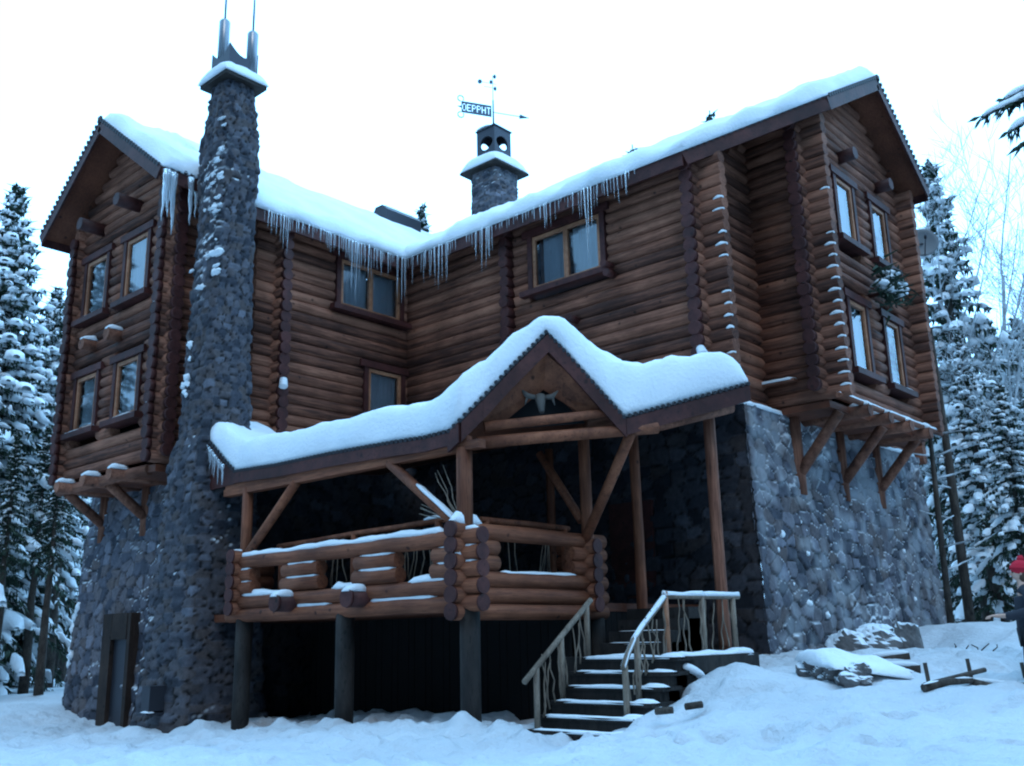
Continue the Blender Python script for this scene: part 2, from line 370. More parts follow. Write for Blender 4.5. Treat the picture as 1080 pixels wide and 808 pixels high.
def stone_surface(name, pos, s0, s1, z0, z1, parent, step=0.05, cell=(0.34, 0.26), depth=0.06, seed=1, frostfun=None, closed_top=True, step_s=None, material='stone'):
    ns = int((s1-s0)/(step_s or step)); nz = int((z1-z0)/step)
    s = np.linspace(s0, s1, ns+1)[:, None]*np.ones((1, nz+1)); z = np.linspace(z0, z1, nz+1)[None, :]*np.ones((ns+1, 1))
    P = pos(s, z)                                        # (ns+1, nz+1, 3)
    ds = np.gradient(P, axis=0); dz = np.gradient(P, axis=1); nrm = np.cross(ds, dz); nrm /= np.linalg.norm(nrm, axis=2, keepdims=True)+1e-9
    wz = z+0.05*(vnoise(s, z, 2.0, seed+9)-.5); ws = s+0.05*(vnoise(s, z, 2.2, seed+5)-.5)
    F1, F2, idv, tx, tz = worley(ws, wz, cell[0], cell[1], seed)
    e = np.clip((F2-F1-.02)/0.07, 0, 1)**.6
    tilt = tx*np.sin(idv*211.0)*.9+tz*np.cos(idv*157.0)*.9
    hgt = depth*e*(0.55+0.75*((idv*7.3) % 1.0)) + depth*.55*e*tilt + 0.028*(vnoise(s, z, 7, seed+1)-.5) + 0.05*(vnoise(s, z, 0.8, seed+2)-.5)
    Q = P+nrm*hgt[:, :, None]
    ds = np.gradient(Q, axis=0); dz = np.gradient(Q, axis=1); n2 = np.cross(ds, dz); n2 /= np.linalg.norm(n2, axis=2, keepdims=True)+1e-9
    fr = np.zeros_like(e)
    if frostfun is not None: fr = np.clip(frostfun(s, z, n2, e, idv), 0, 1)
    V = Q.reshape(-1, 3); o = np.array(parent_loc(parent)); V = V-o
    me = bpy.data.meshes.new(name); n = nz+1
    I = (np.arange(ns)[:, None]*n+np.arange(nz)[None, :]).reshape(-1)
    Fc = np.stack([I, I+n, I+n+1, I+1], 1)
    me.from_pydata(V.tolist(), [], Fc.tolist())
    me.polygons.foreach_set('use_smooth', np.ones(len(Fc), dtype=bool))
    for nm, a in (('stone', idv), ('edge', np.clip((F2-F1-.025)/0.05, 0, 1)), ('frost', fr)):
        at = me.attributes.new(nm, 'FLOAT', 'POINT'); at.data.foreach_set('value', a.reshape(-1).astype(np.float32))
    me.materials.append(MATS[material]); me.update()
    ob = bpy.data.objects.new(name, me); COL.objects.link(ob)
    if parent is not None: ob.parent = parent
    return ob

# ------------------------------------------------------------------ ground
CP = [(5,-11,0),(10,-8,0),(12,-12,.05),(18,-17,0),(25,-20,0),(8.2,-6.6,0),(5.4,-6.6,-.03),(2.5,-6.8,-.1),(9.9,-6.6,0),(9.9,-5.5,0),(8.0,-4.5,0),(5,-3,0),
      (-3,-6.2,-.28),(-1,-6.8,-.28),(-7,-5.8,.02),(-15,-3,0),(-25,5,.05),(-40,20,.2),(1.5,-7.4,-.12),(-8,-12,-.1),(0,-12,-.05),(0,-22,0),(-12,-25,0),
      (11.3,-3.9,.93),(11.35,-6.1,.5),(11.0,-5.5,.55),(10.95,-6.5,.1),(11.6,-4.7,.93),(12.5,-7.3,.35),(9.5,-.2,.95),(9.9,4.2,.88),(9.9,8.1,1.45),(12,0,1.0),(12.9,-.3,.95),
      (11.8,-2.6,.85),(12.8,-3.3,.74),(13.9,-4.5,.68),(14.2,-4,.76),(14.7,-2.7,.8),(15.55,-2.75,-.1),(15.9,-2.2,.0),(15.86,-7.6,.3),(14.0,-9.4,.2),(16.3,-9.3,.18),
      (12,8,1.4),(16,10,1.5),(30,10,1.5),(20,30,1.6),(5,30,1.5),(20,0,1.0),(25,-8,.5),(40,0,1.4),(-20,40,1.2),(-40,60,1.0)]
def ground_np(x, y):
    num = np.zeros_like(x); den = np.zeros_like(x)
    for a, b, c in CP:
        wgt = 1.0/((x-a)**2+(y-b)**2+0.25)**1.7; num += wgt*c; den += wgt
    return num/den
def ground(x, y):
    return float(ground_np(np.array([float(x)]), np.array([float(y)]))[0])
def make_ground():
    def axis(c, near, far, st):
        a = [0.0]; d = st
        while a[-1] < far:
            if a[-1] > near: d *= 1.12
            a.append(a[-1]+d)
        a = np.array(a); return np.concatenate([c-a[:0:-1], c+a])
    xs = axis(8.0, 13, 600, 0.085); ys = axis(-6.5, 8, 600, 0.085)
    X, Y = np.meshgrid(xs, ys, indexing='ij')
    Z = ground_np(X, Y)
    near = np.exp(-((X-9)**2+(Y+6)**2)/30**2)
    lump = np.abs(vnoise(X, Y, 2.1, 14)-.5)+np.abs(vnoise(X, Y, 4.7, 15)-.5)*.6
    Z += near*(0.14*(vnoise(X, Y, 0.55, 3)-.5)+0.13*(vnoise(X, Y, 1.7, 4)-.5)+0.10*(vnoise(X, Y, 3.6, 5)-.5)+0.05*(vnoise(X, Y, 7, 6)-.5)+.10*(.3-lump))
    # crumbled, trodden crust: clods with steep sides, in patches
    cl = np.clip(vnoise(X, Y, 4.3, 21)*.6+vnoise(X, Y, 9.5, 22)*.4-.52, 0, .2)*np.clip(vnoise(X, Y, .45, 23)*2.4-.6, 0, 1)
    Z += near*(.42*cl-.05*np.clip(.22-np.abs(vnoise(X, Y, 2.6, 24)-.5), 0, 1))
    for px, py, ph, pr_ in ((8.25,-6.55,.26,.30),(5.35,-6.55,.20,.30),(2.1,-6.85,.34,.30),(4.3,-6.5,.10,.4),(6.9,-6.5,.12,.35),(7.5,-6.75,.10,.3),(.6,-7.3,.16,.35),(-1.8,-6.2,.12,.4),(9.0,-6.2,.1,.3)):
        rr_ = np.sqrt(((X-px)/1.25)**2+(Y-py)**2); Z += ph*np.exp(-(rr_/pr_)**1.3)
    # trodden footprints across the yard
    rg = random.Random(5); fp = []
    for tr in range(12):
        x = rg.uniform(2, 14); y = rg.uniform(-13, -7.5); a = rg.uniform(-.4, .6)
        for k in range(16):
            a += rg.uniform(-.12, .12); x += .62*math.cos(a); y += .62*math.sin(a)
            fp.append((x-.12*math.sin(a)*(1 if k % 2 else -1), y+.12*math.cos(a)*(1 if k % 2 else -1), a))
    for x, y, a in fp:
        dx = (X-x)*math.cos(a)+(Y-y)*math.sin(a); dy = -(X-x)*math.sin(a)+(Y-y)*math.cos(a)
        q = (dx/.2)**2+(dy/.12)**2
        Z += np.where(q < 6, -0.15*np.exp(-q**1.5)+0.035*np.exp(-(q-1.8)**2), 0)
    Z += 0.05*(vnoise(X, Y, 0.15, 8)-.5)*3
    n = len(ys); V = np.stack([X, Y, Z], 2).reshape(-1, 3)
    I = (np.arange(len(xs)-1)[:, None]*n+np.arange(n-1)[None, :]).reshape(-1)
    Fc = np.stack([I, I+n, I+n+1, I+1], 1)
    me = bpy.data.meshes.new('snow_ground'); me.from_pydata(V.tolist(), [], Fc.tolist())
    me.polygons.foreach_set('use_smooth', np.ones(len(Fc), dtype=bool)); me.materials.append(MATS['ground_snow']); me.update()
    ob = bpy.data.objects.new('snow_ground', me); COL.objects.link(ob); tag(ob, kind='structure')
make_ground()

# ------------------------------------------------------------------ the log house
RNG = random.Random(11)
LR, SP = 0.138, 0.252                                    # log radius, course height
house = thing('log_house', 'three-storey dark log lodge on a rubble stone base with two gabled bays and snowy roofs', 'house')
SL_R, SL_L = 0.586, 0.75
SL_R2 = 0.72                                             # the rear slope of the right wing is a little steeper                                 # roof slopes of the two wings
RIDGE_Y, RIDGE_X = 5.2, -3.3
EZ = 10.97
def roof_z(x, y):
    a = EZ+SL_R*(y+0.6) if y < RIDGE_Y else EZ+SL_R*(2*RIDGE_Y-y+0.6)
    b = EZ+SL_L*(0.6-x) if x > RIDGE_X else EZ+SL_L*(x-2*RIDGE_X+0.6)
    return a, b
def courses(z0, z1):
    z = z0
    while z < z1: yield z; z += SP
def log_wall(axis, fixed, a, b, z0, z1, holes=(), span=None, name='log_wall', back=1):
    # axis 'x' or 'y': horizontal round logs laid between a and b at the given plane; holes = (a0, a1, z0, z1); span(z) limits a..b
    mb = MB(); rng = RNG
    for z in courses(z0, z1):
        lo, hi = a, b
        if span:
            s = span(z+LR*0.6)
            if s is None: continue
            lo, hi = max(a, s[0]), min(b, s[1])
        segs = [(lo, hi)]
        for h0, h1, k0, k1 in holes:
            if k0-LR*.6 < z < k1+LR*.6:
                segs = [q for s0, s1 in segs for q in ((s0, min(s1, h0)), (max(s0, h1), s1)) if q[1]-q[0] > 0.06]
        for s0, s1 in segs:
            if axis == 'x': mb.log((s0, fixed, z), (s1, fixed, z), LR, rng)
            else: mb.log((fixed, s0, z), (fixed, s1, z), LR, rng)
    return mb.build(name, 'log_'+axis, house)
def log_ends(axis, x, y, d, z0, z1, ext=0.16, snow=0.0, name='log_ends'):
    # painted butt ends of the crossing logs: axis of those logs, and the direction d they point
    mb = MB(); sn = MB()
    for z in courses(z0, z1):
        e = ext+RNG.uniform(-.02, .02); r = LR*RNG.uniform(1.0, 1.09)
        p0 = Vector((x, y, z)); dv = Vector((d, 0, 0)) if axis == 'x' else Vector((0, d, 0))
        mb.tube([p0, p0+dv*(e-.012), p0+dv*e], [r, r, r*.93], 12)
        if snow and RNG.random() < snow:
            q = p0+dv*e*.5
            snow_strip(sn, p0+Vector((0,0,LR*.92)), p0+dv*e+Vector((0,0,LR*.92)), .13, .05, RNG, .06)
    o = mb.build(name, 'dark_trim', house)
    if sn.v: sn.build('snow', 'snow', o)
    return o
def stub_snow(axis, pts, L):                             # little wedges of snow on projecting stub logs
    sn = MB()
    for p in pts:
        p = Vector(p); dv = Vector((L, 0, 0)) if axis == 'x' else Vector((0, L, 0))
        snow_strip(sn, p+dv*RNG.uniform(0,.45), p+dv, RNG.uniform(.08,.14), RNG.uniform(.04,.08), RNG, .07)
    return sn

# windows: on a wall along axis, at 'fixed', opening a0..a1 x z0..z1, n = outward direction (+1/-1 on the other axis)
CURTAIN_RNG = random.Random(3)
def window(axis, fixed, n, a0, a1, z0, z1, mull=True, sill_snow=True, curtain=True, casing=0.135, head=True, lab=None):
    def P(a, o, z): return (a, fixed+n*o, z) if axis == 'x' else (fixed+n*o, a, z)
    def bx(mb, a_0, a_1, o0, o1, k0, k1):
        p, q = P(a_0, o0, k0), P(a_1, o1, k1)
        mb.box([min(u, v) for u, v in zip(p, q)], [max(u, v) for u, v in zip(p, q)])
    mb = MB(); c = casing; pr = LR+.03
    bx(mb, a0-c, a0, -.16, pr, z0-.02, z1+.02); bx(mb, a1, a1+c, -.16, pr, z0-.02, z1+.02)
    if head: bx(mb, a0-c-.14, a1+c+.14, -.14, pr+.03, z1+.02, z1+.02+c*1.25)
    else: bx(mb, a0-c, a1+c, -.14, pr+.02, z1+.02, z1+.02+c)
    wn = mb.build('window', 'dark_trim', house)
    if lab: wn['label'] = lab
    fr = MB(); f = .085
    bx(fr, a0+.002, a0+f, LR-.09, LR+.0, z0, z1); bx(fr, a1-f, a1-.002, LR-.09, LR+.0, z0, z1)
    bx(fr, a0+f, a1-f, LR-.09, LR+.0, z0, z0+f); bx(fr, a0+f, a1-f, LR-.09, LR+.0, z1-f, z1-.002)
    if mull: am = (a0+a1)/2; bx(fr, am-f*.75, am+f*.75, LR-.09, LR+.002, z0+f, z1-f)
    fr.build('frame', 'pale_frame', wn)
    si = MB(); bx(si, a0-c-.16, a1+c+.16, -.1, pr+.14, z0-.02-c, z0-.022)
    so = si.build('sill', 'dark_trim', wn)
    gl = MB()
    gl.add([P(a0+.03, LR-.045, z0+.03), P(a1-.03, LR-.045, z0+.03), P(a1-.03, LR-.045, z1-.03), P(a0+.03, LR-.045, z1-.03)], [(0,1,2,3)])
    gl.build('pane', 'glass', wn)
    if sill_snow:
        sn = MB(); snow_strip(sn, P(a0-c-.12, pr+.02, z0-.026), P(a1+c+.12, pr+.02, z0-.026), .2, .06, RNG); sn.build('snow', 'snow', wn)
    if curtain:
        cu = MB(); m = 46; vs = []
        for i in range(m+1):
            a = lerp(a0-.05, a1+.05, i/m); o = -.035+.025*math.sin(i*1.25+CURTAIN_RNG.uniform(-.4, .4))
            vs += [P(a, o, z0-.1), P(a, o, z1+.1)]
        gap = (CURTAIN_RNG.randint(2, 6), )
        fs = [(2*i, 2*i+2, 2*i+3, 2*i+1) for i in range(m) if not (i < gap[0] or abs(i-m/2) < (1.5 if mull else 0))]
        cu.add(vs, fs, True); cu.build('curtain', 'curtain', wn)
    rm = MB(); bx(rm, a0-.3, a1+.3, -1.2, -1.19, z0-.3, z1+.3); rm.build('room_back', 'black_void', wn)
    return wn

Z0 = 6.09
# right wing: long front wall (plane y=0) with its big window, the end wall (x=8.9) and the projecting bay
FW = (4.5, 6.48, 9.22, 10.53)
def eave_span_front(z): return (-99, 99)
log_wall('x', 0, -0.3, 9.52, 5.83, 11.0, [(FW[0]-.16, FW[1]+.16, FW[2]-.15, FW[3]+.2)])
window('x', 0, -1, *FW, sill_snow=False)
log_wall('y', 8.9, -0.42, 10.7, Z0+SP/2-SP, 13.3, span=lambda z: (-.6+max(0, (z-10.7))/SL_R, 11.0-max(0, (z-10.7))/SL_R))
log_wall('x', 10.4, -6.8, 9.3, 5.83, 11.0)
log_ends('y', 8.9, -.36, -1, Z0-SP/2, 10.9, .12)
log_ends('y', 3.75, -.02, -1, 6.3, 10.9, .34)
# bay of the right wing
BX, BY0, BY1 = 10.25, 2.19, 7.55
log_wall('x', BY0, 8.7, BX+.58, Z0, 12.2)
log_wall('x', BY1, 8.7, BX+.5, Z0, 12.2)
UP1, UP2 = (3.62, 4.50, 9.93, 11.42), (5.62, 6.46, 9.93, 11.42)
LO1, LO2 = (3.62, 4.50, 6.86, 8.46), (5.62, 6.46, 6.86, 8.46)
hl = [(a-.16, b+.16, c-.15, d+.2) for a, b, c, d in (UP1, UP2, LO1, LO2)]
log_wall('y', BX, BY0-.42, BY1+.4, Z0+SP/2, 14.0, hl, span=lambda z: (RIDGE_Y-(14.2-z)/SL_R, RIDGE_Y+(14.2-z)/SL_R2))
for q in (UP1, UP2, LO1, LO2): window('y', BX, 1, *q, mull=False)
log_ends('y', BX, BY0-.38, -1, Z0+SP/2, 12.1, .13, .25)
log_ends('y', BX, BY1+.36, 1, Z0+SP/2, 11.8, .12)
sn = stub_snow('x', [(9.27, -LR*.62, z+SP/2-.035) for z in courses(5.83, 9.9) if z > 6.0 and RNG.random() < .75], .27)
sn2 = stub_snow('x', [(BX+.32, BY0-LR*.62, z+SP/2-.035) for z in courses(Z0, 10.6) if RNG.random() < .7], .28)
sn.v, sn.f = sn.v, sn.f
so = MB(); so.add(sn.v, sn.f, True); so.add(sn2.v, sn2.f, True); so.build('ledge_snow', 'snow', house)['kind'] = 'stuff'
# floor of the bay: joists with snowy butt ends, brackets on the stone
mb = MB(); mb.box((8.8, BY0-.05, Z0-.3), (BX+.1, BY1+.05, Z0-.16)); mb.build('bay_floor', 'soffit_wood', house)
def joist(p0, p1, r=.14, snow=True):
    mb = MB(); mb.log(p0, p1, r, RNG); d = (Vector(p1)-Vector(p0)).normalized()
    mb.tube([Vector(p1), Vector(p1)+d*.015], [r*1.01, r*.98], 12)
    o = mb.build('joist', 'log_a', house)
    if snow:
        s = MB(); q = Vector(p1)-d*.42+Vector((0,0,r*.88)); snow_strip(s, q, Vector(p1)+d*.02+Vector((0,0,r*.88)), .24, .13, RNG, .06); s.build('snow', 'snow', o)
    return o
for y in (3.2, 4.3, 5.5, 6.7): joist((8.9, y, Z0-.26), (BX+.5, y, Z0-.26))
mb = MB(); mb.log((BX+.36, BY0-.2, Z0-.12), (BX+.36, BY1+.3, Z0-.12), .06, RNG); ob = mb.build('ledge_pole', 'log_y', house)
s = MB(); snow_strip(s, (BX+.36, BY0-.2, Z0-.07), (BX+.36, BY1+.2, Z0-.07), .1, .05, RNG); s.build('snow', 'snow', ob)
def bracket(px, py, zlo, ztop, ex, ey, snow=True):
    # post on the wall at (px, py), strut going out to (ex, ey, ztop)
    mb = MB(); mb.log((px, py, zlo), (px, py, ztop), .13, RNG); b = mb.build('bracket', 'log_z', house)
    m2 = MB(); a = Vector((px, py, zlo+.42)); c = Vector((ex, ey, ztop-.02)); m2.log(a, c, .115, RNG); st = m2.build('strut', 'log_a', b)
    if snow:
        s = MB(); snow_strip(s, a.lerp(c, .12)+Vector((0,0,.1)), a.lerp(c, .55)+Vector((0,0,.1)), .09, .04, RNG); s.build('snow', 'snow', b)
    return b
bracket(9.33, 2.6, 4.15, Z0-.3, BX+.1, 2.6)
bracket(9.3, 4.85, 4.2, Z0-.3, BX+.1, 4.85, False)
bracket(9.3, 6.9, 4.2, Z0-.3, BX+.1, 6.9, False)
# bay purlin ends under the gable
for y, z in ((4.1, 12.05), (6.2, 12.0)):
    mb = MB(); mb.log((BX-.1, y, z), (BX+.5, y, z), .15, RNG); mb.build('purlin_end', 'dark_trim', house)

# left wing: side wall (plane x=0), end wall, and its bay over the stone base
LUP, LLO = (-2.34, -.40, 9.4, 10.62), (-1.42, -.34, 6.75, 7.97)
log_wall('y', 0, -4.75, 0.3, 5.45+SP/2, 11.05, [(LUP[0]-.16, LUP[1]+.16, LUP[2]-.15, LUP[3]+.2), (LLO[0]-.16, LLO[1]+.16, LLO[2]-.15, LLO[3]+.2)])
window('y', 0, 1, *LUP, sill_snow=False); window('y', 0, 1, *LLO, mull=False, sill_snow=False)
log_wall('x', -4.13, -6.9, 0.4, 5.45, 13.3, span=lambda z: (2*RIDGE_X-.6+max(0, z-10.7)/SL_L, .6-max(0, z-10.7)/SL_L))
log_wall('y', -6.7, -4.5, 10.6, 5.45+SP/2, 11.0)
log_ends('x', .38, -4.13, 1, 5.6, 10.9, .1)
LX0, LX1, LY = -5.35, -.92, -6.25
log_wall('y', LX1, LY-.27, -4.0, 5.3, 11.75); log_wall('y', LX0, LY-.27, -4.0, 5.3, 11.95)
A1, A2 = (-4.86, -3.82, 9.26, 10.74), (-2.84, -1.84, 9.26, 10.74)
B1, B2 = (-4.88, -3.86, 6.40, 7.74), (-2.88, -1.86, 6.40, 7.74)
hl = [(a-.16, b+.16, c-.15, d+.2) for a, b, c, d in (A1, A2, B1, B2)]
log_wall('x', LY, LX0-.27, LX1+.27, 5.3+SP/2, 13.6, hl, span=lambda z: (RIDGE_X-(13.72-z)/SL_L, RIDGE_X+(13.72-z)/SL_L))
for q in (A1, A2, B1, B2): window('x', LY, -1, *q, mull=False)
log_ends('y', LX1, LY-.26, -1, 5.3, 11.6, .12, .25); log_ends('y', LX0, LY-.26, -1, 5.3, 11.6, .12)
log_ends('x', LX1+.26, LY, 1, 5.42, 11.5, .1); log_ends('x', LX0-.26, LY, -1, 5.42, 11.5, .1)
mb = MB(); mb.box((LX0-.05, LY-.1, 4.98), (LX1+.05, -4.9, 5.13)); mb.build('bay_floor', 'soffit_wood_y', house)
for x in (-4.75, -3.45, -2.2): joist((x, -5.0, 5.06), (x, LY-.45, 5.06))
for x, z in ((-4.2, 8.45), (-2.95, 8.43)): joist((x, -6.2, z), (x, LY-.42, z), .15)
for x, z in ((-2.45, 11.55), (-4.3, 11.5)):
    mb = MB(); mb.log((x, LY+.1, z), (x, LY-.7, z), .16, RNG); mb.build('purlin_end', 'dark_trim', house)
bracket(-5.15, -5.3, 3.85, 5.0, -5.15, -6.25, False); bracket(-3.1, -5.3, 3.85, 5.0, -3.1, -6.25, False)
mb = MB(); mb.log((-5.5, LY-.05, 5.06), (-1.2, LY-.05, 5.06), .12, RNG); mb.build('floor_beam', 'log_x', house)

# small decorative dark pegs on the front wall
for x, z in ((5.72, 8.2), (6.72, 9.2), (6.78, 8.98)):
    mb = MB(); mb.log((x, -.05, z), (x, -.42, z), .085, RNG); mb.build('peg', 'dark_trim', house)

# ------------------------------------------------------------------ stone base
def path_pos(pts, batter=0.0, zref=5.8, arc=True):
    # pos(s, z) following a plan polyline; surfaces lean outwards towards the ground by 'batter' metres per metre
    P = np.array(pts, float); seg = np.linalg.norm(np.diff(P, axis=0), axis=1); cum = np.concatenate([[0], np.cumsum(seg)])
    T = np.diff(P, axis=0)/seg[:, None]; Nn = np.stack([T[:, 1], -T[:, 0]], 1)
    vn = np.concatenate([[Nn[0]], (Nn[1:]+Nn[:-1])/2, [Nn[-1]]]); vn /= np.linalg.norm(vn, axis=1, keepdims=True)
    def pos(s, z):
        x = np.interp(s, cum, P[:, 0]); y = np.interp(s, cum, P[:, 1]); nx = np.interp(s, cum, vn[:, 0]); ny = np.interp(s, cum, vn[:, 1])
        l = np.sqrt(nx**2+ny**2)+1e-9
        o = batter*(zref-z)
        return np.stack([x+nx/l*o, y+ny/l*o, z], 2)
    return pos, cum[-1]
def arc(cx, cy, r, a0, a1, n=10): return [(cx+r*math.cos(math.radians(lerp(a0, a1, i/n))), cy+r*math.sin(math.radians(lerp(a0, a1, i/n)))) for i in range(n+1)]
def frost_right(s, z, n, e, idv):
    f = np.clip((n[:, :, 2]-.40)*2.6, 0, 1)*(vnoise(s, z, 1.1, 31) > .45)
    patch = np.clip((vnoise(s, z, .55, 41)+.35*vnoise(s, z, 2.5, 42)-.90)*3.5, 0, 1)*np.clip((n[:, :, 2]-.02)*3, 0, 1)
    hoar = 0.20*np.clip((vnoise(s, z, 3.2, 43)+.5*vnoise(s, z, .35, 45)-.62)*2.4, 0, 1)
    low = np.clip(1.7-z, 0, 1)*0.0
    return np.maximum(np.maximum(f*.8, patch), hoar)*np.clip((s-.10)/.15, 0, 1)
def frost_few(s, z, n, e, idv):
    f = np.clip((n[:, :, 2]-.42)*4, 0, 1)*(vnoise(s, z, 1.3, 61) > .6)
    return f*.9+0.10*np.clip((vnoise(s, z, 2.2, 62)-.5)*2, 0, 1)
# right: front face under the porch, corner, gable-end face
def pos_end(s, z):
    o = .05*(5.8-z); y0 = .50-o; y = y0+(9.95-y0)*(s/9.4); return np.stack([9.24+o+0*s, y, z], 2)
def pos_front(s, z):
    o = .05*(5.8-z); x1 = 9.30+o; x = -.2+(x1+.2)*(s/9.44); return np.stack([x, .55-o+0*s, z], 2)
stone_surface('stone_base', pos_end, 0, 9.4, 0.0, 5.80, house, .032, (.38, .27), .05, 3, frost_right)
stone_surface('stone_base', pos_front, 0.0, 9.44, -.4, 5.80, house, .05, (.38, .27), .05, 4, material='stone_shaded')  # this face is coloured as if in the porch's shade
mb = MB(); mb.prism([(0, .6, 5.76), (9.2, .6, 5.76), (9.2, 10.1, 5.76), (0, 10.1, 5.76)], (0, 0, .06)); ob = mb.build('base_ledge', 'old_timber', house)
s = MB(); snow_strip(s, (9.15, .62, 5.8), (9.15, 2.2, 5.8), .42, .14, RNG); snow_strip(s, (8.5, .3, 5.8), (9.3, .55, 5.8), .3, .08, RNG); snow_strip(s, (9.2, 7.4, 5.8), (9.2, 9.6, 5.8), .3, .12, RNG); s.build('snow', 'snow', ob)
# left: under the left bay, rounded outer corner
pl, Ll = path_pos([(-7.1, 6.0), (-7.1, -3.6)] + arc(-5.5, -3.65, 1.6, 180, 270, 12)[1:] + [(-.6, -5.25), (.15, -5.25)], .055, 5.2)
def frost_left(s, z, n, e, idv):
    f = np.clip((n[:, :, 2]-.36)*3, 0, 1)*(vnoise(s, z, 1.3, 71) > .55)
    side = np.clip((11.6-s)/1.6, 0, 1)*np.clip((z-1.6)/1.5, 0, 1)
    hoar = side*0.85*np.clip((vnoise(s, z, 2.6, 73)+.4*vnoise(s, z, 7, 74)-.45)*2, 0, 1)
    return np.maximum(f, hoar)
DOOR = (-5.05, -3.75, -.4, 2.05)
stone_surface('stone_base', pl, 4.5, Ll, -.8, 5.28, house, .038, (.33, .27), .06, 5, frost_left, material='stone_mid')
mb = MB(); mb.prism([(-7.0, 6, 5.2), (-7.0, -3.7, 5.2), (-5.6, -5.2, 5.2), (.1, -5.2, 5.2), (.1, 6, 5.2)], (0, 0, .05)); mb.build('base_ledge', 'old_timber', house)
# stone wall of the left wing under the porch
pw, Lw = path_pos([(.12, -5.3), (.12, .6)], .0)
stone_surface('stone_base', pw, 0, Lw, -.4, 5.6, house, .07, (.36, .27), .05, 8, material='stone_shaded')  # shade under the porch is painted into this stone
mat('door_frame', (.06, .04, .03), .8, wood([(0.018, 0.011, 0.009), (0.034, 0.020, 0.015), (0.05, 0.03, 0.022)], (2, 2, .6), .3))
# cellar door in the left base
dr = MB(); Yd = -5.60
dr.box((-3.93, Yd-.12, -.55), (-3.53, Yd+.3, 2.12)); dr.box((-2.84, Yd-.10, -.55), (-2.70, Yd+.3, 2.12)); dr.box((-3.53, Yd-.115, 1.55), (-2.84, Yd+.3, 2.12))
do = dr.build('cellar_door', 'door_frame', house)
m2 = MB(); m2.box((-3.53, Yd-.02, -.55), (-2.84, Yd+.05, 1.55)); m2.build('door_leaf', 'dark_metal', do)
m2 = MB(); m2.ball((-2.95, Yd-.06, .55), .05); m2.build('handle', 'steel', do)

# ------------------------------------------------------------------ the big stone chimney at the front of the left wing
CX0, CX1, CY0, CY1 = .12, .98, -6.28, -5.42
def chim_scale(z):
    # growth of the half width over the plain shaft
    g = np.interp(z, [-1, 0.5, 3.0, 5.0, 5.6, 9.5, 10.6, 11.6, 12.4, 13.4, 13.7], [.62, .46, .32, .20, .09, .0, .0, .045, .0, -.09, -.11])
    return g
def chim_pos(s, z):
    hx, hy = (CX1-CX0)/2, (CY1-CY0)/2; cx, cy = (CX0+CX1)/2, (CY0+CY1)/2
    g = chim_scale(z); per = np.mod(s, 4.0); k = np.floor(per).astype(int); t = (per-k)*2-1
    px = np.where(k == 0, t, np.where(k == 1, 1, np.where(k == 2, -t, -1))); py = np.where(k == 0, -1, np.where(k == 1, t, np.where(k == 2, 1, -t)))
    # soften the corners
    r = np.maximum(np.abs(px), np.abs(py)); l = np.sqrt(px**2+py**2); q = 0.93+0.07*(1-(l-1)/0.4142)
    return np.stack([cx+px*q*(hx+g), cy+py*q*(hy+g), z], 2)
def frost_ch(s, z, n, e, idv):
    sp = np.mod(s, 4.0); band = np.exp(-((sp-.62)/.33)**2)*np.clip((z-8.2)/1.2, 0, 1)*np.clip((12.9-z)/1.2, 0, 1)
    f = np.clip((n[:, :, 2]-.10)*3.2, 0, 1)*band*(vnoise(s*1.1, z, 2.8, 91) > .42)*1.6
    low = np.clip((n[:, :, 2]-.45)*5, 0, 1)*(vnoise(s, z, 1.5, 92) > .80)
    return np.maximum(f, low)
# s is in side units there, so measure stones in side units too (one side is about one metre)
stone_surface('chimney', chim_pos, 0.0, 4.0, -1.0, 13.7, house, .045, (.21, .165), .06, 12, frost_ch, step_s=.035, material='stone_dark')
chim = [o for o in house.children if o.name.startswith('chimney')][0]; chim.name = 'chimney'
c = (( CX0+CX1)/2, (CY0+CY1)/2)
cs_ = MB(); cr_ = random.Random(6)
for k in range(30):
    z = cr_.uniform(8.6, 12.6); g = float(chim_scale(z)); u = cr_.gauss(.35, .30); u = max(-.45, min(.5, u))
    q = Vector(((CX0+CX1)/2+u*(1+g), CY0-g-.05, z)); w_ = cr_.uniform(.04, .11)*(1.5 if z < 9.6 else 1)
    cs_.ball(q, w_, 8, 6, (cr_.uniform(.9, 1.7), .55, cr_.uniform(.35, .6)), .4, cr_)
for k in range(10):
    z = cr_.uniform(6.3, 7.6); g = float(chim_scale(z)); q = Vector((CX0+cr_.uniform(-.02, .25), CY0-g-.05, z)); cs_.ball(q, cr_.uniform(.05, .12), 8, 6, (.9, .6, .8), .25, cr_)
cs_.build('clinging_snow', 'snow', chim)['kind'] = 'stuff'
mb = MB(); h = .53; mb.prism([(c[0]-h, c[1]-h, 13.62), (c[0]+h, c[1]-h, 13.62), (c[0]+h, c[1]+h, 13.62), (c[0]-h, c[1]+h, 13.62)], (0, 0, .09)); cap = mb.build('cap_slab', 'old_timber', chim)
s = MB(); h2 = .56
snow_ruled(s, [(c[0]-h2, c[1]-h2, 13.71), (c[0]+h2, c[1]-h2, 13.71)], [(c[0]-h2, c[1]+h2, 13.71), (c[0]+h2, c[1]+h2, 13.71)], .34, .07, (.35, .35, .35, .35), 4.2, .04, .3); s.build('cap_snow', 'snow', chim)
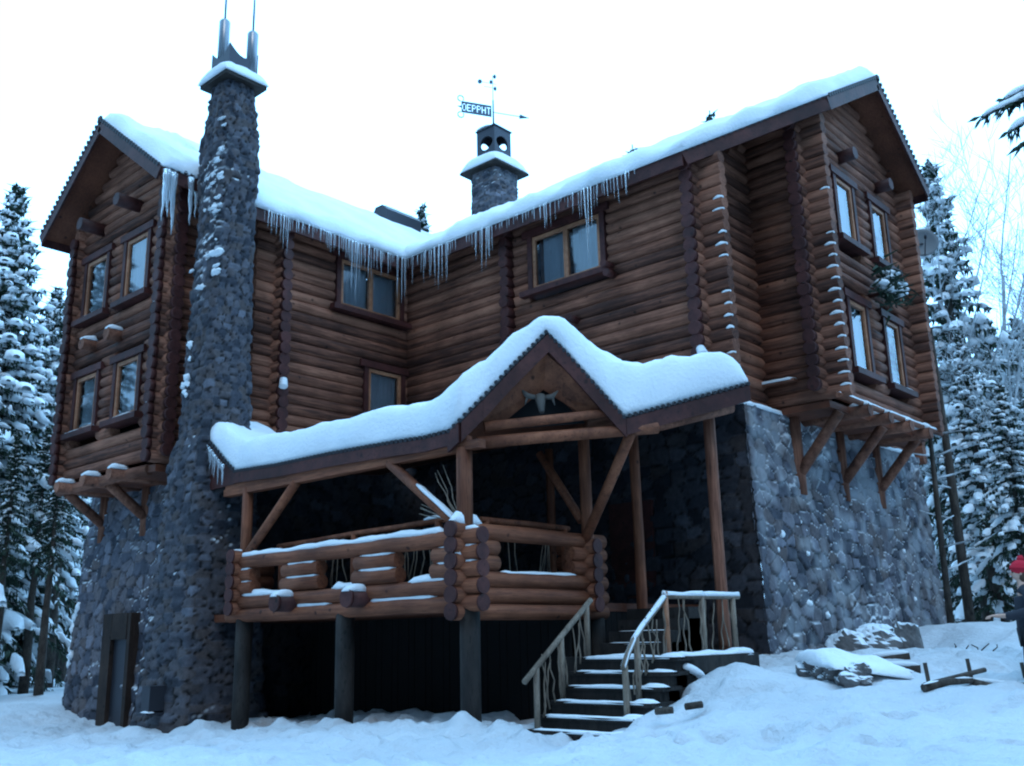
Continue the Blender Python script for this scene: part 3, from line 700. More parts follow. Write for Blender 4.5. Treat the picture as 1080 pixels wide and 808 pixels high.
# sheet-metal hood with sagging rims
mb = MB(); h = .37; z0, z1, sag = 13.75, 14.52, .26; K = 8
rim = []
cs = [(-h, -h), (h, -h), (h, h), (-h, h)]
for i in range(4):
    a, b = cs[i], cs[(i+1) % 4]
    for k in range(K):
        t = k/K; rim.append((c[0]+lerp(a[0], b[0], t), c[1]+lerp(a[1], b[1], t), z1-sag*math.sin(math.pi*t)*.9))
low = [(x, y, z0) for x, y, z in rim]; n = len(rim)
inn = [(c[0]+(x-c[0])*.96, c[1]+(y-c[1])*.96, z) for x, y, z in rim]; inl = [(x, y, z0) for x, y, z in inn]
mb.add(low+rim+inn+inl, [(i, (i+1) % n, n+(i+1) % n, n+i) for i in range(n)]+[(n+i, n+(i+1) % n, 2*n+(i+1) % n, 2*n+i) for i in range(n)]+[(2*n+i, 2*n+(i+1) % n, 3*n+(i+1) % n, 3*n+i) for i in range(n)])
mb.build('hood', 'dark_metal', chim)
for (x, y, zb, zt) in ((c[0]-.26, c[1]-.16, 13.8, 15.42), (c[0]+.28, c[1]+.26, 13.8, 15.05)):
    mb = MB(); mb.tube([(x, y, zb), (x, y, zt), (x, y, zt+.03), (x, y, zt+.1)], [.125, .125, .11, .04], 14); mb.tube([(x, y, zt+.1), (x, y, zt+1.6)], [.028, .025], 6); mb.build('flue_pipe', 'steel', chim)

lb = MB(); lr = random.Random(15)
for k in range(12):      # right base, near the corner and the far end
    y = lr.choice([lr.uniform(.9, 2.6), lr.uniform(.9, 3.2), lr.uniform(7.6, 9.8)]); z = lr.uniform(1.3, 3.6); x = 9.24+.05*(5.8-z)+.03
    lb.ball((x, y, z), lr.uniform(.03, .09), 8, 6, (.55, 1.1, .9), .3, lr)
for k in range(12):      # left base, on the rounded corner
    a = math.radians(lr.uniform(232, 262)); z = lr.uniform(.9, 2.6); r0 = 1.6+.055*(5.2-z)+.03
    lb.ball((-5.5+r0*math.cos(a), -3.65+r0*math.sin(a), z), lr.uniform(.05, .14), 8, 6, (.8, .8, 1.0), .3, lr)
lb.build('clinging_snow', 'snow', house)['kind'] = 'stuff'

# ------------------------------------------------------------------ roofs
def zr(x, y): return EZ+SL_R*(y+.6) if y <= RIDGE_Y else EZ+SL_R*(RIDGE_Y+.6)-SL_R2*(y-RIDGE_Y)
def zl(x, y): return EZ+SL_L*(.6-x) if x >= RIDGE_X else EZ+SL_L*(x-2*RIDGE_X+.6)
def roof_part(poly, zf, fascia, soffit_mat):
    P = [(x, y, zf(x, y)) for x, y in poly]
    mb = MB(); mb.prism(P, (0, 0, -.07)); ro = mb.build('roof', 'roof_sheet', house)
    cx = sum(p[0] for p in P)/len(P); cy = sum(p[1] for p in P)/len(P)
    m2 = MB(); m2.prism([(cx+(x-cx)*.996, cy+(y-cy)*.996, z-.075) for x, y, z in P], (0, 0, -.06)); m2.build('soffit', soffit_mat, ro)
    m3 = MB()
    for a, b in fascia:
        p, q = Vector(P[a]), Vector(P[b]); d = (q-p).normalized(); out = Vector((q.y-p.y, p.x-q.x, 0)).normalized()
        if out.dot(Vector(((p.x+q.x)/2-cx, (p.y+q.y)/2-cy, 0))) < 0: out = -out
        o = out*.03; m3.beam(p+o-Vector((0,0,.19)), q+o-Vector((0,0,.19)), .05, .30)
    if fascia: m3.build('fascia', 'dark_trim', ro)
    # wavy sheet edge peeping out under the snow
    m4 = MB()
    for a, b in fascia:
        p, q = Vector(P[a]), Vector(P[b]); L = (q-p).length; m = int(L/.15); out = Vector((q.y-p.y, p.x-q.x, 0)).normalized()
        if out.dot(Vector(((p.x+q.x)/2-cx, (p.y+q.y)/2-cy, 0))) < 0: out = -out
        for i in range(m):
            c = p.lerp(q, (i+.5)/m); m4.tube([c-out*.12+Vector((0,0,.01)), c+out*.08+Vector((0,0,-.012))], [.05, .05], 7)
    if fascia: m4.build('sheet_edge', 'roof_sheet', ro)
    return ro
YW = -7.06; XE = 11.02
rf = roof_part([(.6,-.6),(9.0,-.6),(XE,2.05),(XE,RIDGE_Y),(-7.4,RIDGE_Y),(-7.4,-.6),(-7.2,-.6),(RIDGE_X,4.45)], zr, [(0,1),(1,2),(2,3)], 'soffit_wood_y')
rb = roof_part([(-7.4,RIDGE_Y),(XE,RIDGE_Y),(XE,7.95),(9.2,7.95),(9.0,10.6),(-7.4,10.6)], zr, [(1,2),(2,3),(3,4),(4,5)], 'soffit_wood_y')
rl = roof_part([(.6,-.6),(RIDGE_X,4.45),(RIDGE_X,YW),(-.2,YW),(-.12,-5.36),(.6,-5.30)], zl, [(2,3),(3,4),(5,0)], 'soffit_wood')
rm = roof_part([(-7.2,-.6),(RIDGE_X,4.45),(RIDGE_X,YW),(-6.15,YW),(-6.15,-4.6),(-7.2,-4.4)], zl, [(2,3),(3,4),(4,5),(5,0)], 'soffit_wood')
mb = MB()
def rs(x, y): return (x, y, zr(x, y))
def ls(x, y): return (x, y, zl(x, y))
snow_ruled(mb, [rs(.6,-.68), rs(9.05,-.68), rs(XE+.05,1.98)], [rs(-3.9,5.2), rs(8.2,5.2), rs(XE+.05,5.2)], .36, .17, (.30, 0, .45, .5), 1.3, .09, .5, bfreq=1.0)
mb.build('snow', 'snow', rf)
mb = MB(); snow_ruled(mb, [rs(XE,7.95), rs(9.2,7.95), rs(9.0,10.6), rs(-7.4,10.6)], [rs(XE,5.2), rs(9.2,5.2), rs(8.2,5.2), rs(-7.4,5.2)], .38, .4, (.35, .3, .3, .3), 2.3, .05, .3); mb.build('snow', 'snow', rb)
mb = MB(); snow_ruled(mb, [ls(-.14,YW-.02), ls(-.06,-5.36), ls(.68,-5.36), ls(.68,-.6)], [ls(RIDGE_X,YW-.02), ls(RIDGE_X,-5.6), ls(RIDGE_X,-5.2), ls(RIDGE_X,4.45)], .36, .17, (.3, .3, 0, .4), 5.1, .09, .4, bfreq=.9)
mb.build('snow', 'snow', rl)
mb = MB(); snow_ruled(mb, [ls(-7.2,-.6), ls(-7.2,-4.4), ls(-6.15,-4.6), ls(-6.15,YW)], [ls(RIDGE_X,4.45), ls(RIDGE_X,-4.4), ls(RIDGE_X,-4.6), ls(RIDGE_X,YW)], .22, .35, (.3, .3, .3, .3), 6.1, .02, .3); mb.build('snow', 'snow', rm)
# ridge trim poking out at the two gable peaks
for p, q in (((XE+.03, RIDGE_Y, 14.34), (XE+.09, RIDGE_Y, 14.34)), ((RIDGE_X, YW-.03, 13.9), (RIDGE_X, YW-.09, 13.9))):
    mb = MB(); mb.beam(p, q, .14, .10); mb.build('ridge_cap', 'dark_trim', rf)
# snow drift lying in the valley where the wings meet
# icicles ------------------------------------------------------
ICE = []
ir = random.Random(21)
for k in range(6):
    mb = MB(); n = 7; pts = []; rad = []
    for i in range(n+1):
        t = i/n; pts.append((ir.uniform(-.008,.008)*(i > 0), ir.uniform(-.008,.008)*(i > 0), -t)); rad.append((.034*(1-t)**.8+.004)*ir.uniform(.85, 1.15))
    mb.tube(pts, rad, 6); me_o = mb.build('icicle', 'ice', None, (0,0,0)); ICE.append(me_o.data); bpy.data.objects.remove(me_o)
def icicle(p, L, parent, wd=1.0):
    o = bpy.data.objects.new('icicle', ir.choice(ICE)); COL.objects.link(o); o.parent = parent
    o.location = Vector(p)-parent_loc(parent); o.scale = (wd*ir.uniform(.8, 1.3)*(.7+.4*L), wd*ir.uniform(.8, 1.3)*(.7+.4*L), L); o.rotation_euler = (ir.uniform(-.03,.03), ir.uniform(-.03,.03), ir.uniform(0, 6))
y = -4.95
while y < -.7:
    q = fnoise(y*1.5, 2.2)+.35*fnoise(y*4.1, 6.2)
    if q > -.42: icicle((.70+ir.uniform(-.05,.04), y, EZ-.05), ir.uniform(.12, .35)+max(0, q)*ir.uniform(.8, 2.8)+(.5 if y > -2.2 else 0)*ir.random()**2, rl, .44)
    y += ir.uniform(.04, .085)
x = .75
while x < 7.9:
    q = fnoise(x*1.3, 8.2)+.35*fnoise(x*4.0, 3.3)
    if q > -.36 or x < 1.9: icicle((x, -.70+ir.uniform(-.05,.04), EZ-.05), ir.uniform(.1, .3)+max(0, q)*ir.uniform(.6, 2.1)+(.6*ir.random()**2 if x < 2.3 else 0), rf, .40)
    x += ir.uniform(.05, .115)
for k in range(16):
    y = lerp(-7.0, -6.55, k/15) if k < 10 else lerp(-6.4, -5.5, (k-10)/5)
    icicle((-.12+ir.uniform(-.06,.05), y, zl(-.15, y)-.08), ir.uniform(.5, 1.15) if k % 2 else ir.uniform(.9, 1.5), rl, 1.4)

# ------------------------------------------------------------------ roof chimney with its pierced lantern, weathervane, vent hood
rx, ry, rw = -.9, 4.5, .5
def sq_pos(s, z):
    per = np.mod(s, 4.0); k = np.floor(per).astype(int); t = (per-k)*2-1
    px = np.where(k == 0, t, np.where(k == 1, 1, np.where(k == 2, -t, -1))); py = np.where(k == 0, -1, np.where(k == 1, t, np.where(k == 2, 1, -t)))
    return np.stack([rx+px*rw, ry+py*rw, z], 2)
rc = stone_surface('roof_chimney', sq_pos, 0, 4, 12.9, 15.7, house, .04, (.24, .12), .05, 23, frost_few)
mb = MB(); h = .78; mb.prism([(rx-h, ry-h, 15.66), (rx+h, ry-h, 15.66), (rx+h, ry+h, 15.66), (rx-h, ry+h, 15.66)], (0, 0, .07)); mb.build('cap_slab', 'old_timber', rc)
mb = MB(); h = .76; snow_ruled(mb, [(rx-h, ry-h, 15.73), (rx+h, ry-h, 15.73)], [(rx-h, ry+h, 15.73), (rx+h, ry+h, 15.73)], .52, .07, (.5, .5, .5, .5), 8.8, .03, .12); mb.build('cap_snow', 'snow', rc)
mb = MB(); lh = .385; a0, a1 = 15.9, 17.2
for i in range(4):
    ang = math.pi/2*i
    def fp(u, z, o): 
        x, y = u, -lh+o
        return (rx+x*math.cos(ang)-y*math.sin(ang), ry+x*math.sin(ang)+y*math.cos(ang), z)
    K = 24; hole = []; outer = []
    for k in range(K):
        t = 2*math.pi*k/K; ct, st = math.cos(t), math.sin(t)
        px = .0+.24*ct; sh = 1.0 if ct*(1 if i % 2 == 0 else -1) < 0 else (1-.0)
        # drop-shaped opening, its point towards the near corner
        sgn = 1 if i % 2 == 0 else -1
        rr = .235*(1+.30*max(0, math.cos(t if sgn > 0 else math.pi-t))**6)
        hole.append((rr*ct, 16.66+rr*st*1.02))
        m = max(abs(ct), abs(st)); outer.append((lh*ct/m, (a0+a1)/2+(a1-a0)/2*st/m))
    vs = [fp(u, z, 0) for u, z in outer]+[fp(u, z, 0) for u, z in hole]+[fp(u*.97, z, .04) for u, z in outer]+[fp(u, z, .04) for u, z in hole]
    fs = []
    for k in range(K):
        j = (k+1) % K
        fs += [(k, j, K+j, K+k), (2*K+k, 3*K+k, 3*K+j, 2*K+j), (K+k, K+j, 3*K+j, 3*K+k)]
    mb.add(vs, fs)
lan = mb.build('lantern', 'dark_metal', rc)
mb = MB(); h = .42; mb.add([(rx-h, ry-h, 17.2), (rx+h, ry-h, 17.2), (rx+h, ry+h, 17.2), (rx-h, ry+h, 17.2), (rx, ry, 17.42), (rx-h, ry-h, 17.16), (rx+h, ry-h, 17.16), (rx+h, ry+h, 17.16), (rx-h, ry+h, 17.16)], [(0,1,4),(1,2,4),(2,3,4),(3,0,4),(5,8,7,6),(0,5,6,1),(1,6,7,2),(2,7,8,3),(3,8,5,0)]); mb.build('lantern_lid', 'dark_metal', rc)
mb = MB(); snow_strip(mb, (rx-.4, ry-.36, 17.24), (rx-.05, ry-.1, 17.4), .3, .06, RNG); mb.build('lid_snow', 'snow', rc)

wv = thing('weathervane', 'pierced metal weathervane with cut-out letters and an arrow on the roof chimney lantern', 'weathervane', (rx, ry, 17.40))
va = math.radians(61.6); vd = Vector((math.cos(va), math.sin(va), 0))
mb = MB(); mb.tube([(rx, ry, 17.36), (rx, ry, 18.35)], [.03, .025], 8); mb.build('spindle', 'vane_metal', wv)
FONT = {'B': ['11110','10001','10001','11110','10001','10001','11110'], 'E': ['11111','10000','10000','11110','10000','10000','11111'], 'P': ['11110','10001','10001','11110','10000','10000','10000'],
        'H': ['10001','10001','10001','11111','10001','10001','10001'], 'T': ['11111','00100','00100','00100','00100','00100','00100'], 'O': ['01110','10001','10001','10001','10001','10001','01110']}
word = 'OEPPHT'; nc = len(word)*6+1; cw = 1.02/nc; rows = 11; chh = .40/rows
hole = set()
for i, chh_ in enumerate(word):
    for r_, line in enumerate(FONT[chh_]):
        for c_, b_ in enumerate(line):
            if b_ == '1': hole.add((1+i*6+c_, 2+r_))
mb = MB(); zt = 18.13
for c_ in range(nc):
    r_ = 0
    while r_ < rows:
        if (c_, r_) in hole: r_ += 1; continue
        r2 = r_
        while r2 < rows and (c_, r2) not in hole: r2 += 1
        p = Vector((rx, ry, 0))-vd*(.06+(nc-c_)*cw); q = p+vd*cw; zz0, zz1 = zt-r2*chh, zt-r_*chh
        sd = Vector((-vd.y, vd.x, 0))*.012
        mb.add([p-sd+Vector((0,0,zz0)), q-sd+Vector((0,0,zz0)), q-sd+Vector((0,0,zz1)), p-sd+Vector((0,0,zz1)), p+sd+Vector((0,0,zz0)), q+sd+Vector((0,0,zz0)), q+sd+Vector((0,0,zz1)), p+sd+Vector((0,0,zz1))],
               [(0,1,2,3),(7,6,5,4),(0,4,5,1),(3,2,6,7),(0,3,7,4),(1,5,6,2)])
        r_ = r2
mb.build('name_plate', 'vane_metal', wv)
mb = MB()
for s_, zc in ((1, zt+.09), (-1, zt-.40-.09)):
    c0 = Vector((rx, ry, zc))-vd*(.06+1.02+.02); pts = []
    for k in range(13):
        t = math.pi*1.7*k/12; pts.append(c0-vd*(.10*math.sin(t))*1.0+Vector((0,0,-s_*.1*math.cos(t))))
    mb.tube(pts, .017, 6)
c0 = Vector((rx, ry, zt-.2))-vd*1.08; mb.tube([c0, c0-vd*.13], [.04, .005], 6)
mb.build('scroll', 'vane_metal', wv)
mb = MB(); c0 = Vector((rx, ry, zt-.22)); mb.tube([c0, c0+vd*1.05], .012, 6); mb.tube([c0+vd*.92, c0+vd*1.25], [.075, .004], 8); mb.build('arrow', 'vane_metal', wv)
mb = MB(); mb.tube([(rx, ry, 18.3), (rx, ry, 19.25)], [.012, .008], 6)
for z_, d_ in ((18.95, .42), (18.8, .3)): mb.tube([Vector((rx, ry, z_))-vd*d_, Vector((rx, ry, z_))+vd*.12], .006, 5)
mb.ball(Vector((rx, ry, 18.95))-vd*.44, .075, 10, 7)
for dv, z_ in ((.07, 19.22), (-.06, 19.0), (.08, 18.78)): mb.ball(Vector((rx, ry, z_))+vd*dv, .055, 8, 6, (1, 1, 1.4))
mb.build('finial', 'vane_metal', wv)

# vent hood on the left roof
vx, vy = -3.0, 2.3
hd = thing('roof_vent', 'dark sheet-metal vent hood half buried in snow on the left roof', 'roof vent', (vx, vy, zl(vx, vy)))
mb = MB(); bz = zl(vx, vy)+.05; L0, L1 = vy-.75, vy+.65
prof = [(-.34, 0), (.34, -.15), (.34, .42), (.12, .62), (-.2, .62), (-.34, .4)]
mb.prism([(vx+a, L0, bz+b) for a, b in prof], (0, L1-L0, 0)); mb.build('hood', 'dark_metal', hd)
mb = MB(); snow_strip(mb, (vx, L0, bz+.6), (vx, L1, bz+.6), .3, .08, RNG); mb.build('snow', 'snow', hd)

# satellite dish, lamps, evergreen bundle
sdn = thing('satellite_dish', 'grey round satellite dish on an arm at the far eave of the right bay', 'satellite dish', (10.45, 8.95, 11.35))
mb = MB(); ax = Vector((.45, -.86, .05)).normalized(); u_ = ax.cross(Vector((0,0,1))).normalized(); v_ = u_.cross(ax); c0 = Vector((10.45, 8.95, 11.35)); vs = [c0-ax*.1]; rings = 5; n = 24
for i in range(1, rings+1):
    r_ = .39*i/rings
    for k in range(n): t = 2*math.pi*k/n; vs.append(c0+u_*(r_*math.cos(t))+v_*(r_*math.sin(t))+ax*(-.1+.1*(i/rings)**2))
fs = [(0, 1+k, 1+(k+1) % n) for k in range(n)]
for i in range(rings-1):
    for k in range(n): fs.append((1+i*n+k, 1+(i+1)*n+k, 1+(i+1)*n+(k+1) % n, 1+i*n+(k+1) % n))
m_ = len(vs); vs2 = [Vector(p)-ax*.025 for p in vs]
fs2 = [tuple(m_+i for i in reversed(f)) for f in fs]; ro_ = 1+(rings-1)*n
mb.add(vs+vs2, fs+fs2+[(ro_+k, m_+ro_+k, m_+ro_+(k+1) % n, ro_+(k+1) % n) for k in range(n)], True); mb.build('reflector', 'grey_dish', sdn)
mb = MB(); mb.tube([c0-v_*.38, c0+ax*.42-v_*.05], .014, 6); mb.tube([c0+ax*.38-v_*.06, c0+ax*.5+v_*.0], .035, 8); mb.build('feed_arm', 'dark_metal', sdn)
mb = MB(); mb.tube([c0-ax*.1, Vector((10.35, 8.6, 11.2)), Vector((10.25, 7.7, 11.1))], .025, 6); mb.build('wall_arm', 'dark_metal', sdn)
def lamp(p, aim, label):
    t = thing('flood_lamp', label, 'lamp', p); p = Vector(p); aim = Vector(aim).normalized()
    mb = MB(); mb.tube([p-aim*.06, p-aim*.05, p+aim*.14, p+aim*.16], [.05, .085, .10, .09], 12); mb.build('housing', 'white_plastic', t)
    mb = MB(); mb.tube([p, p+Vector((0, 0, -.14))], .02, 6); mb.build('bracket_arm', 'dark_metal', t)
    return t
lamp((.55, -4.2, 7.06), (.3, -.2, -.9), 'small white flood lamp on the log column by the stone chimney')
lamp((9.05, -.55, 6.72), (.5, -.4, -.8), 'small white flood lamp on the corner logs above the porch roof')
ob = thing('wall_ledge', 'thin snow-covered plank ledge on the log wall beside the porch roof', 'ledge', (8.9, 2.0, 6.5))
mb = MB(); mb.box((8.72, 1.88, 6.42), (9.75, 2.08, 6.47)); mb.build('plank', 'log_x', ob); mb = MB(); snow_strip(mb, (8.72, 1.96, 6.47), (9.75, 1.96, 6.47), .2, .07, RNG); mb.build('snow', 'snow', ob)
eb = thing('evergreen_bundle', 'dark spruce boughs capped with snow hung between the windows of the right bay', 'evergreen bundle', (10.7, 5.3, 9.1))
mb = MB(); br = random.Random(8)
for k in range(260):
    c0 = Vector((10.62+abs(br.gauss(0, .2)), 4.95+br.gauss(0, .40), 8.98+br.gauss(0, .2))); d = Vector((br.uniform(-.2, 1), br.uniform(-1, 1), br.uniform(-.6, .3))).normalized(); s_ = d.cross(Vector((br.random(), br.random(), 1))).normalized()*.035; L = br.uniform(.2, .42)
    mb.add([c0-s_, c0+s_, c0+d*L+s_*.2, c0+d*L-s_*.2], [(0,1,2,3)])
mb.build('boughs', 'needles', eb)
mb = MB()
for k in range(10):
    a = br.uniform(-.6, .7); z_ = 9.18-.30*abs(a)+br.uniform(-.22, .14); snow_strip(mb, (10.6+br.uniform(0,.25), 4.95+a-br.uniform(.1,.28), z_), (10.85+br.uniform(0,.2), 4.95+a+br.uniform(.1,.25), z_+br.uniform(-.16, .12)), br.uniform(.18, .36), br.uniform(.10, .2), br, .08)
mb.build('snow', 'snow', eb)
mb = MB(); mb.log((BX+.1, 4.95, 8.85), (10.95, 4.95, 8.85), .05, br); mb.build('peg', 'dark_trim', eb)

# ------------------------------------------------------------------ the porch
PR = random.Random(31)
porch = thing('porch', 'raised log porch with swooping snow-laden roof and small gable over the steps', 'porch', (5.2, -3.2, 0))
PY, PX = -6.25, 8.15
F = [(.98,-6.27,5.42), (1.25,-6.27,5.22), (1.7,-6.27,4.86), (2.07,-6.27,4.60), (3.4,-6.27,4.55), (5.0,-6.27,4.54), (6.6,-6.27,4.50), (7.4,-6.29,4.46), (7.95,-6.31,4.47), (8.19,-6.31,4.60), (8.4,-6.04,4.95), (8.67,-5.65,5.47), (9.01,-5.18,6.06),
     (9.21,-4.9,5.70), (9.47,-4.53,5.19), (9.72,-4.19,4.72), (10.2,-3.3,5.02), (10.85,-2.2,5.40)]
B = [(.35,-5.2,5.55), (.35,-4.7,5.45), (.35,-4.2,5.36), (.3,-3.7,5.3), (.3,-1.2,5.4), (2.0,-.3,5.70), (3.6,-.3,5.8), (4.6,-.3,5.82), (5.2,-.3,5.84), (5.5,-.3,5.84), (5.8,-.3,5.9), (6.2,-.3,6.0), (6.7,-.3,6.2),
     (7.1,-.3,6.1), (7.5,-.3,5.95), (7.7,-.3,5.80), (8.5,-.2,5.78), (9.2,.2,5.75)]
def ruled_slab(mb, F, B, dz0, dz1, step=.3, scale=1.0):
    f, b = resample2(F, B, step); n = len(f); ts = [0, .15, .35, .6, 1.0]; m = len(ts); vs = []
    for dz in (dz0, dz1):
        for p, q in zip(f, b):
            for t in ts: vs.append(p.lerp(q, t)+Vector((0,0,dz)))
    o = n*m; fs = []
    for i in range(n-1):
        for j in range(m-1): fs += [(i*m+j, (i+1)*m+j, (i+1)*m+j+1, i*m+j+1), (o+i*m+j, o+i*m+j+1, o+(i+1)*m+j+1, o+(i+1)*m+j)]
    for i in range(n-1): fs += [(i*m, o+i*m, o+(i+1)*m, (i+1)*m), (i*m+m-1, (i+1)*m+m-1, o+(i+1)*m+m-1, o+i*m+m-1)]
    for j in range(m-1): fs += [(j, j+1, o+j+1, o+j), ((n-1)*m+j, o+(n-1)*m+j, o+(n-1)*m+j+1, (n-1)*m+j+1)]
    mb.add(vs, fs)
mb = MB(); ruled_slab(mb, F, B, -.07, 0.0); proof = mb.build('roof', 'roof_sheet', porch)
def inset(P, Q, d): return [Vector(p)+(Vector(q)-Vector(p)).normalized()*d for p, q in zip(P, Q)]
mb = MB(); ruled_slab(mb, inset(F, B, .06), B, -.12, -.075); mb.build('soffit', 'soffit_wood', proof)
def fascia_run(pts, off, w, h, m, name, par):
    mb = MB(); P = [Vector(p) for p in pts]
    for p, q in zip(P, P[1:]):
        d = (q-p); out = Vector((d.y, -d.x, 0)).normalized(); o = out*off-Vector((0,0,h/2+.035))
        vs = []
        for a in (p, q):
            for s_, z_ in ((0, -h/2), (w, -h/2), (w, h/2), (0, h/2)): vs.append(a+out*(s_+off-w/2)+Vector((0,0,z_-h/2-.03)))
        mb.add(vs, [(0,1,2,3),(7,6,5,4),(0,4,5,1),(1,5,6,2),(2,6,7,3),(3,7,4,0)])
    return mb.build(name, m, par)
fascia_run(F[3:9], .03, .05, .20, 'dark_trim', 'fascia', proof)
fascia_run(F[8:16], .03, .05, .30, 'dark_trim', 'bargeboard', proof)
fascia_run(F[15:18], .03, .05, .26, 'dark_trim', 'fascia', proof)
# left end: solid dark triangle board under the upswept corner
mb = MB(); mb.prism([(.98,-6.30,4.33), (2.07,-6.30,4.36), (2.07,-6.30,4.57), (1.7,-6.30,4.82), (1.25,-6.30,5.17), (.98,-6.30,5.37)], (0, .05, 0)); mb.build('end_board', 'dark_trim', proof)
# scalloped sheet edge under the snow
mb = MB(); f, b = resample2(F, B, .11)
for p, q in zip(f, b):
    d = (p-q); d.z = 0; d.normalize(); mb.tube([p-d*.15+Vector((0,0,.02)), p+d*.075+Vector((0,0,-.005))], [.034, .034], 7)
mb.build('sheet_edge', 'roof_sheet', proof)
_f, _b = resample2(F, B, .05); _su = [0.0]
for _p, _q in zip(_f, _f[1:]): _su.append(_su[-1]+(_q-_p).length)
_su = np.array(_su); _z = np.array([p.z for p in _f])
_zs = np.array([np.sum(_z*np.exp(-((_su-x)/.6)**2))/np.sum(np.exp(-((_su-x)/.6)**2)) for x in _su]); _un = _su/_su[-1]
def pT(u, t):
    # the snow has settled: it smooths the kinks of the roof, thin on the ridge and deep in the valleys
    d = float(np.interp(u, _un, _zs-_z)); k = max(0.0, 1-t/.5)
    return max(.30, .60+1.25*d*k+.05*math.exp(-((u-.80)/.04)**2)+(.13 if u > .84 else 0.13*max(0, (u-.80)/.04)))
mb = MB(); snow_ruled(mb, F, B, .56, .12, (.20, .35, .9, .0), 3.7, .08, .15, .02, pT, 1.1); psn = mb.build('snow', 'snow', proof)
for k in range(11):
    x = lerp(1.0, 1.75, k/10); z = float(np.interp(x, [.98, 1.25, 1.7, 2.07], [5.42, 5.22, 4.86, 4.6]))
    icicle(Vector((x, -6.36, z-.05)), ir.uniform(.15, .5), proof, .8)
# gable infill: orange inner frame and dark hollow with the carved head
gL, gA, gR = Vector(F[9]), Vector(F[12]), Vector(F[15]); gd = (gR-gL); gd.z = 0; gd.normalize(); gin = Vector((-gd.y, gd.x, 0))
def gp(a, z, o): return gA+gd*a+gin*o+Vector((0,0,z-gA.z))
mb = MB()
hw = 1.10
outer = [(-hw, 4.62), (0, 5.74), (hw, 4.80)]; inner = [(-.62, 4.70), (0.0, 5.22), (.62, 4.83)]
vs = [gp(a, z, .10) for a, z in outer]+[gp(a, z, .34) for a, z in inner]
mb.add(vs, [(0,1,4,3),(1,2,5,4)]); mb.add([p+gin*.03 for p in vs], [(3,4,1,0),(4,5,2,1)])
mb.build('gable_board', 'porch_log_a', porch)
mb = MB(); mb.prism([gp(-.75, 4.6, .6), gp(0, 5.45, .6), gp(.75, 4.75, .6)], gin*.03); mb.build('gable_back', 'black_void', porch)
mb = MB(); mb.log(gp(-hw*.93, 4.53, .05), gp(hw*.90, 4.80, .05), .075, PR); mb.build('collar_log', 'porch_log_a', porch)
sk = thing('animal_skull', 'pale weathered horned animal skull hung in the dark hollow of the porch gable', 'animal skull', gp(-.1, 4.9, .2))
mb = MB(); c0 = gp(-.1, 4.95, .2)
mb.tube([c0+Vector((0,0,.12)), c0+Vector((0,0,.02))-gin*.04, c0+Vector((0,0,-.16))-gin*.1], [.09, .075, .04], 8); mb.build('skull', 'bone', sk)
for s_ in (-1, 1):
    mb = MB(); mb.tube([c0+gd*s_*.05+Vector((0,0,.1)), c0+gd*s_*.2+Vector((0,0,.12)), c0+gd*s_*.30+Vector((0,0,.22))], [.035, .05, .012], 6)
    mb.tube([c0+gd*s_*.2+Vector((0,0,.12)), c0+gd*s_*.24+Vector((0,0,-.02))], [.03, .008], 6); mb.build('horn', 'bone', sk)

# posts, beams, struts
def post(x, y, z0, z1, r, m='porch_log_z', name='post'):
    mb = MB(); mb.log((x, y, z0), (x, y, z1), r, PR); return mb.build(name, m, porch)
post(2.42, -6.2, 2.95, 4.25, .10); p497 = post(8.15, -6.2, 2.95, 4.2, .125); post(8.2, -3.3, 2.0, 5.05, .10); post(8.35, -2.0, 1.0, 5.3, .095); post(10.12, -2.3, 0.6, 5.25, .10, 'log_z')
post(5.2, -.6, 2.0, 5.3, .09)
for x, z1 in ((2.49, 1.85), (5.39, 1.85), (8.23, 1.85)): post(x, -6.2, -.5, z1, .155, 'old_timber', 'support_post')
for x, y in ((2.6, -2.6), (5.4, -2.8), (8.1, -3.0)): post(x, y, -.5, 1.85, .14, 'old_timber', 'support_post')
def beam(p, q, w, h, m, name): mb = MB(); mb.beam(p, q, w, h); return mb.build(name, m, porch)
beam((1.7, -6.2, 4.22), (8.52, -6.2, 4.22), .16, .13, 'porch_log_x', 'beam'); beam((1.75, -6.23, 4.325), (8.3, -6.23, 4.325), .10, .075, 'porch_log_x', 'beam')
mb = MB(); mb.log((8.28, -6.05, 4.28), (10.0, -3.7, 4.58), .095, PR); mb.build('beam', 'porch_log_a', porch)
mb = MB(); mb.log((9.9, -3.8, 4.58), (10.5, -2.2, 5.06), .095, PR); mb.build('beam', 'log_a', porch)
def strut(p, q, r, snow=False):
    mb = MB(); mb.log(p, q, r, PR); o = mb.build('strut', 'porch_log_a', porch)
    if snow: s = MB(); P, Q = Vector(p), Vector(q); snow_strip(s, P.lerp(Q, .45)+Vector((0,-.03,r*1.0)), P.lerp(Q, 1.0)+Vector((0,-.03,r*1.0)), .13, .05, PR); s.build('snow', 'snow', o)
strut((2.5, -6.2, 3.02), (3.95, -6.2, 4.2), .085)
strut((6.45, -6.2, 4.2), (8.0, -6.2, 3.04), .085, True)
strut((8.2, -3.38, 2.95), (9.75, -4.05, 4.52), .085)
strut((7.2, -3.3, 4.6), (8.1, -3.3, 3.3), .075)
# deck
mb = MB(); mb.box((.3, -6.15, 1.80), (8.1, .4, 1.94)); mb.build('deck', 'soffit_wood_y', porch)
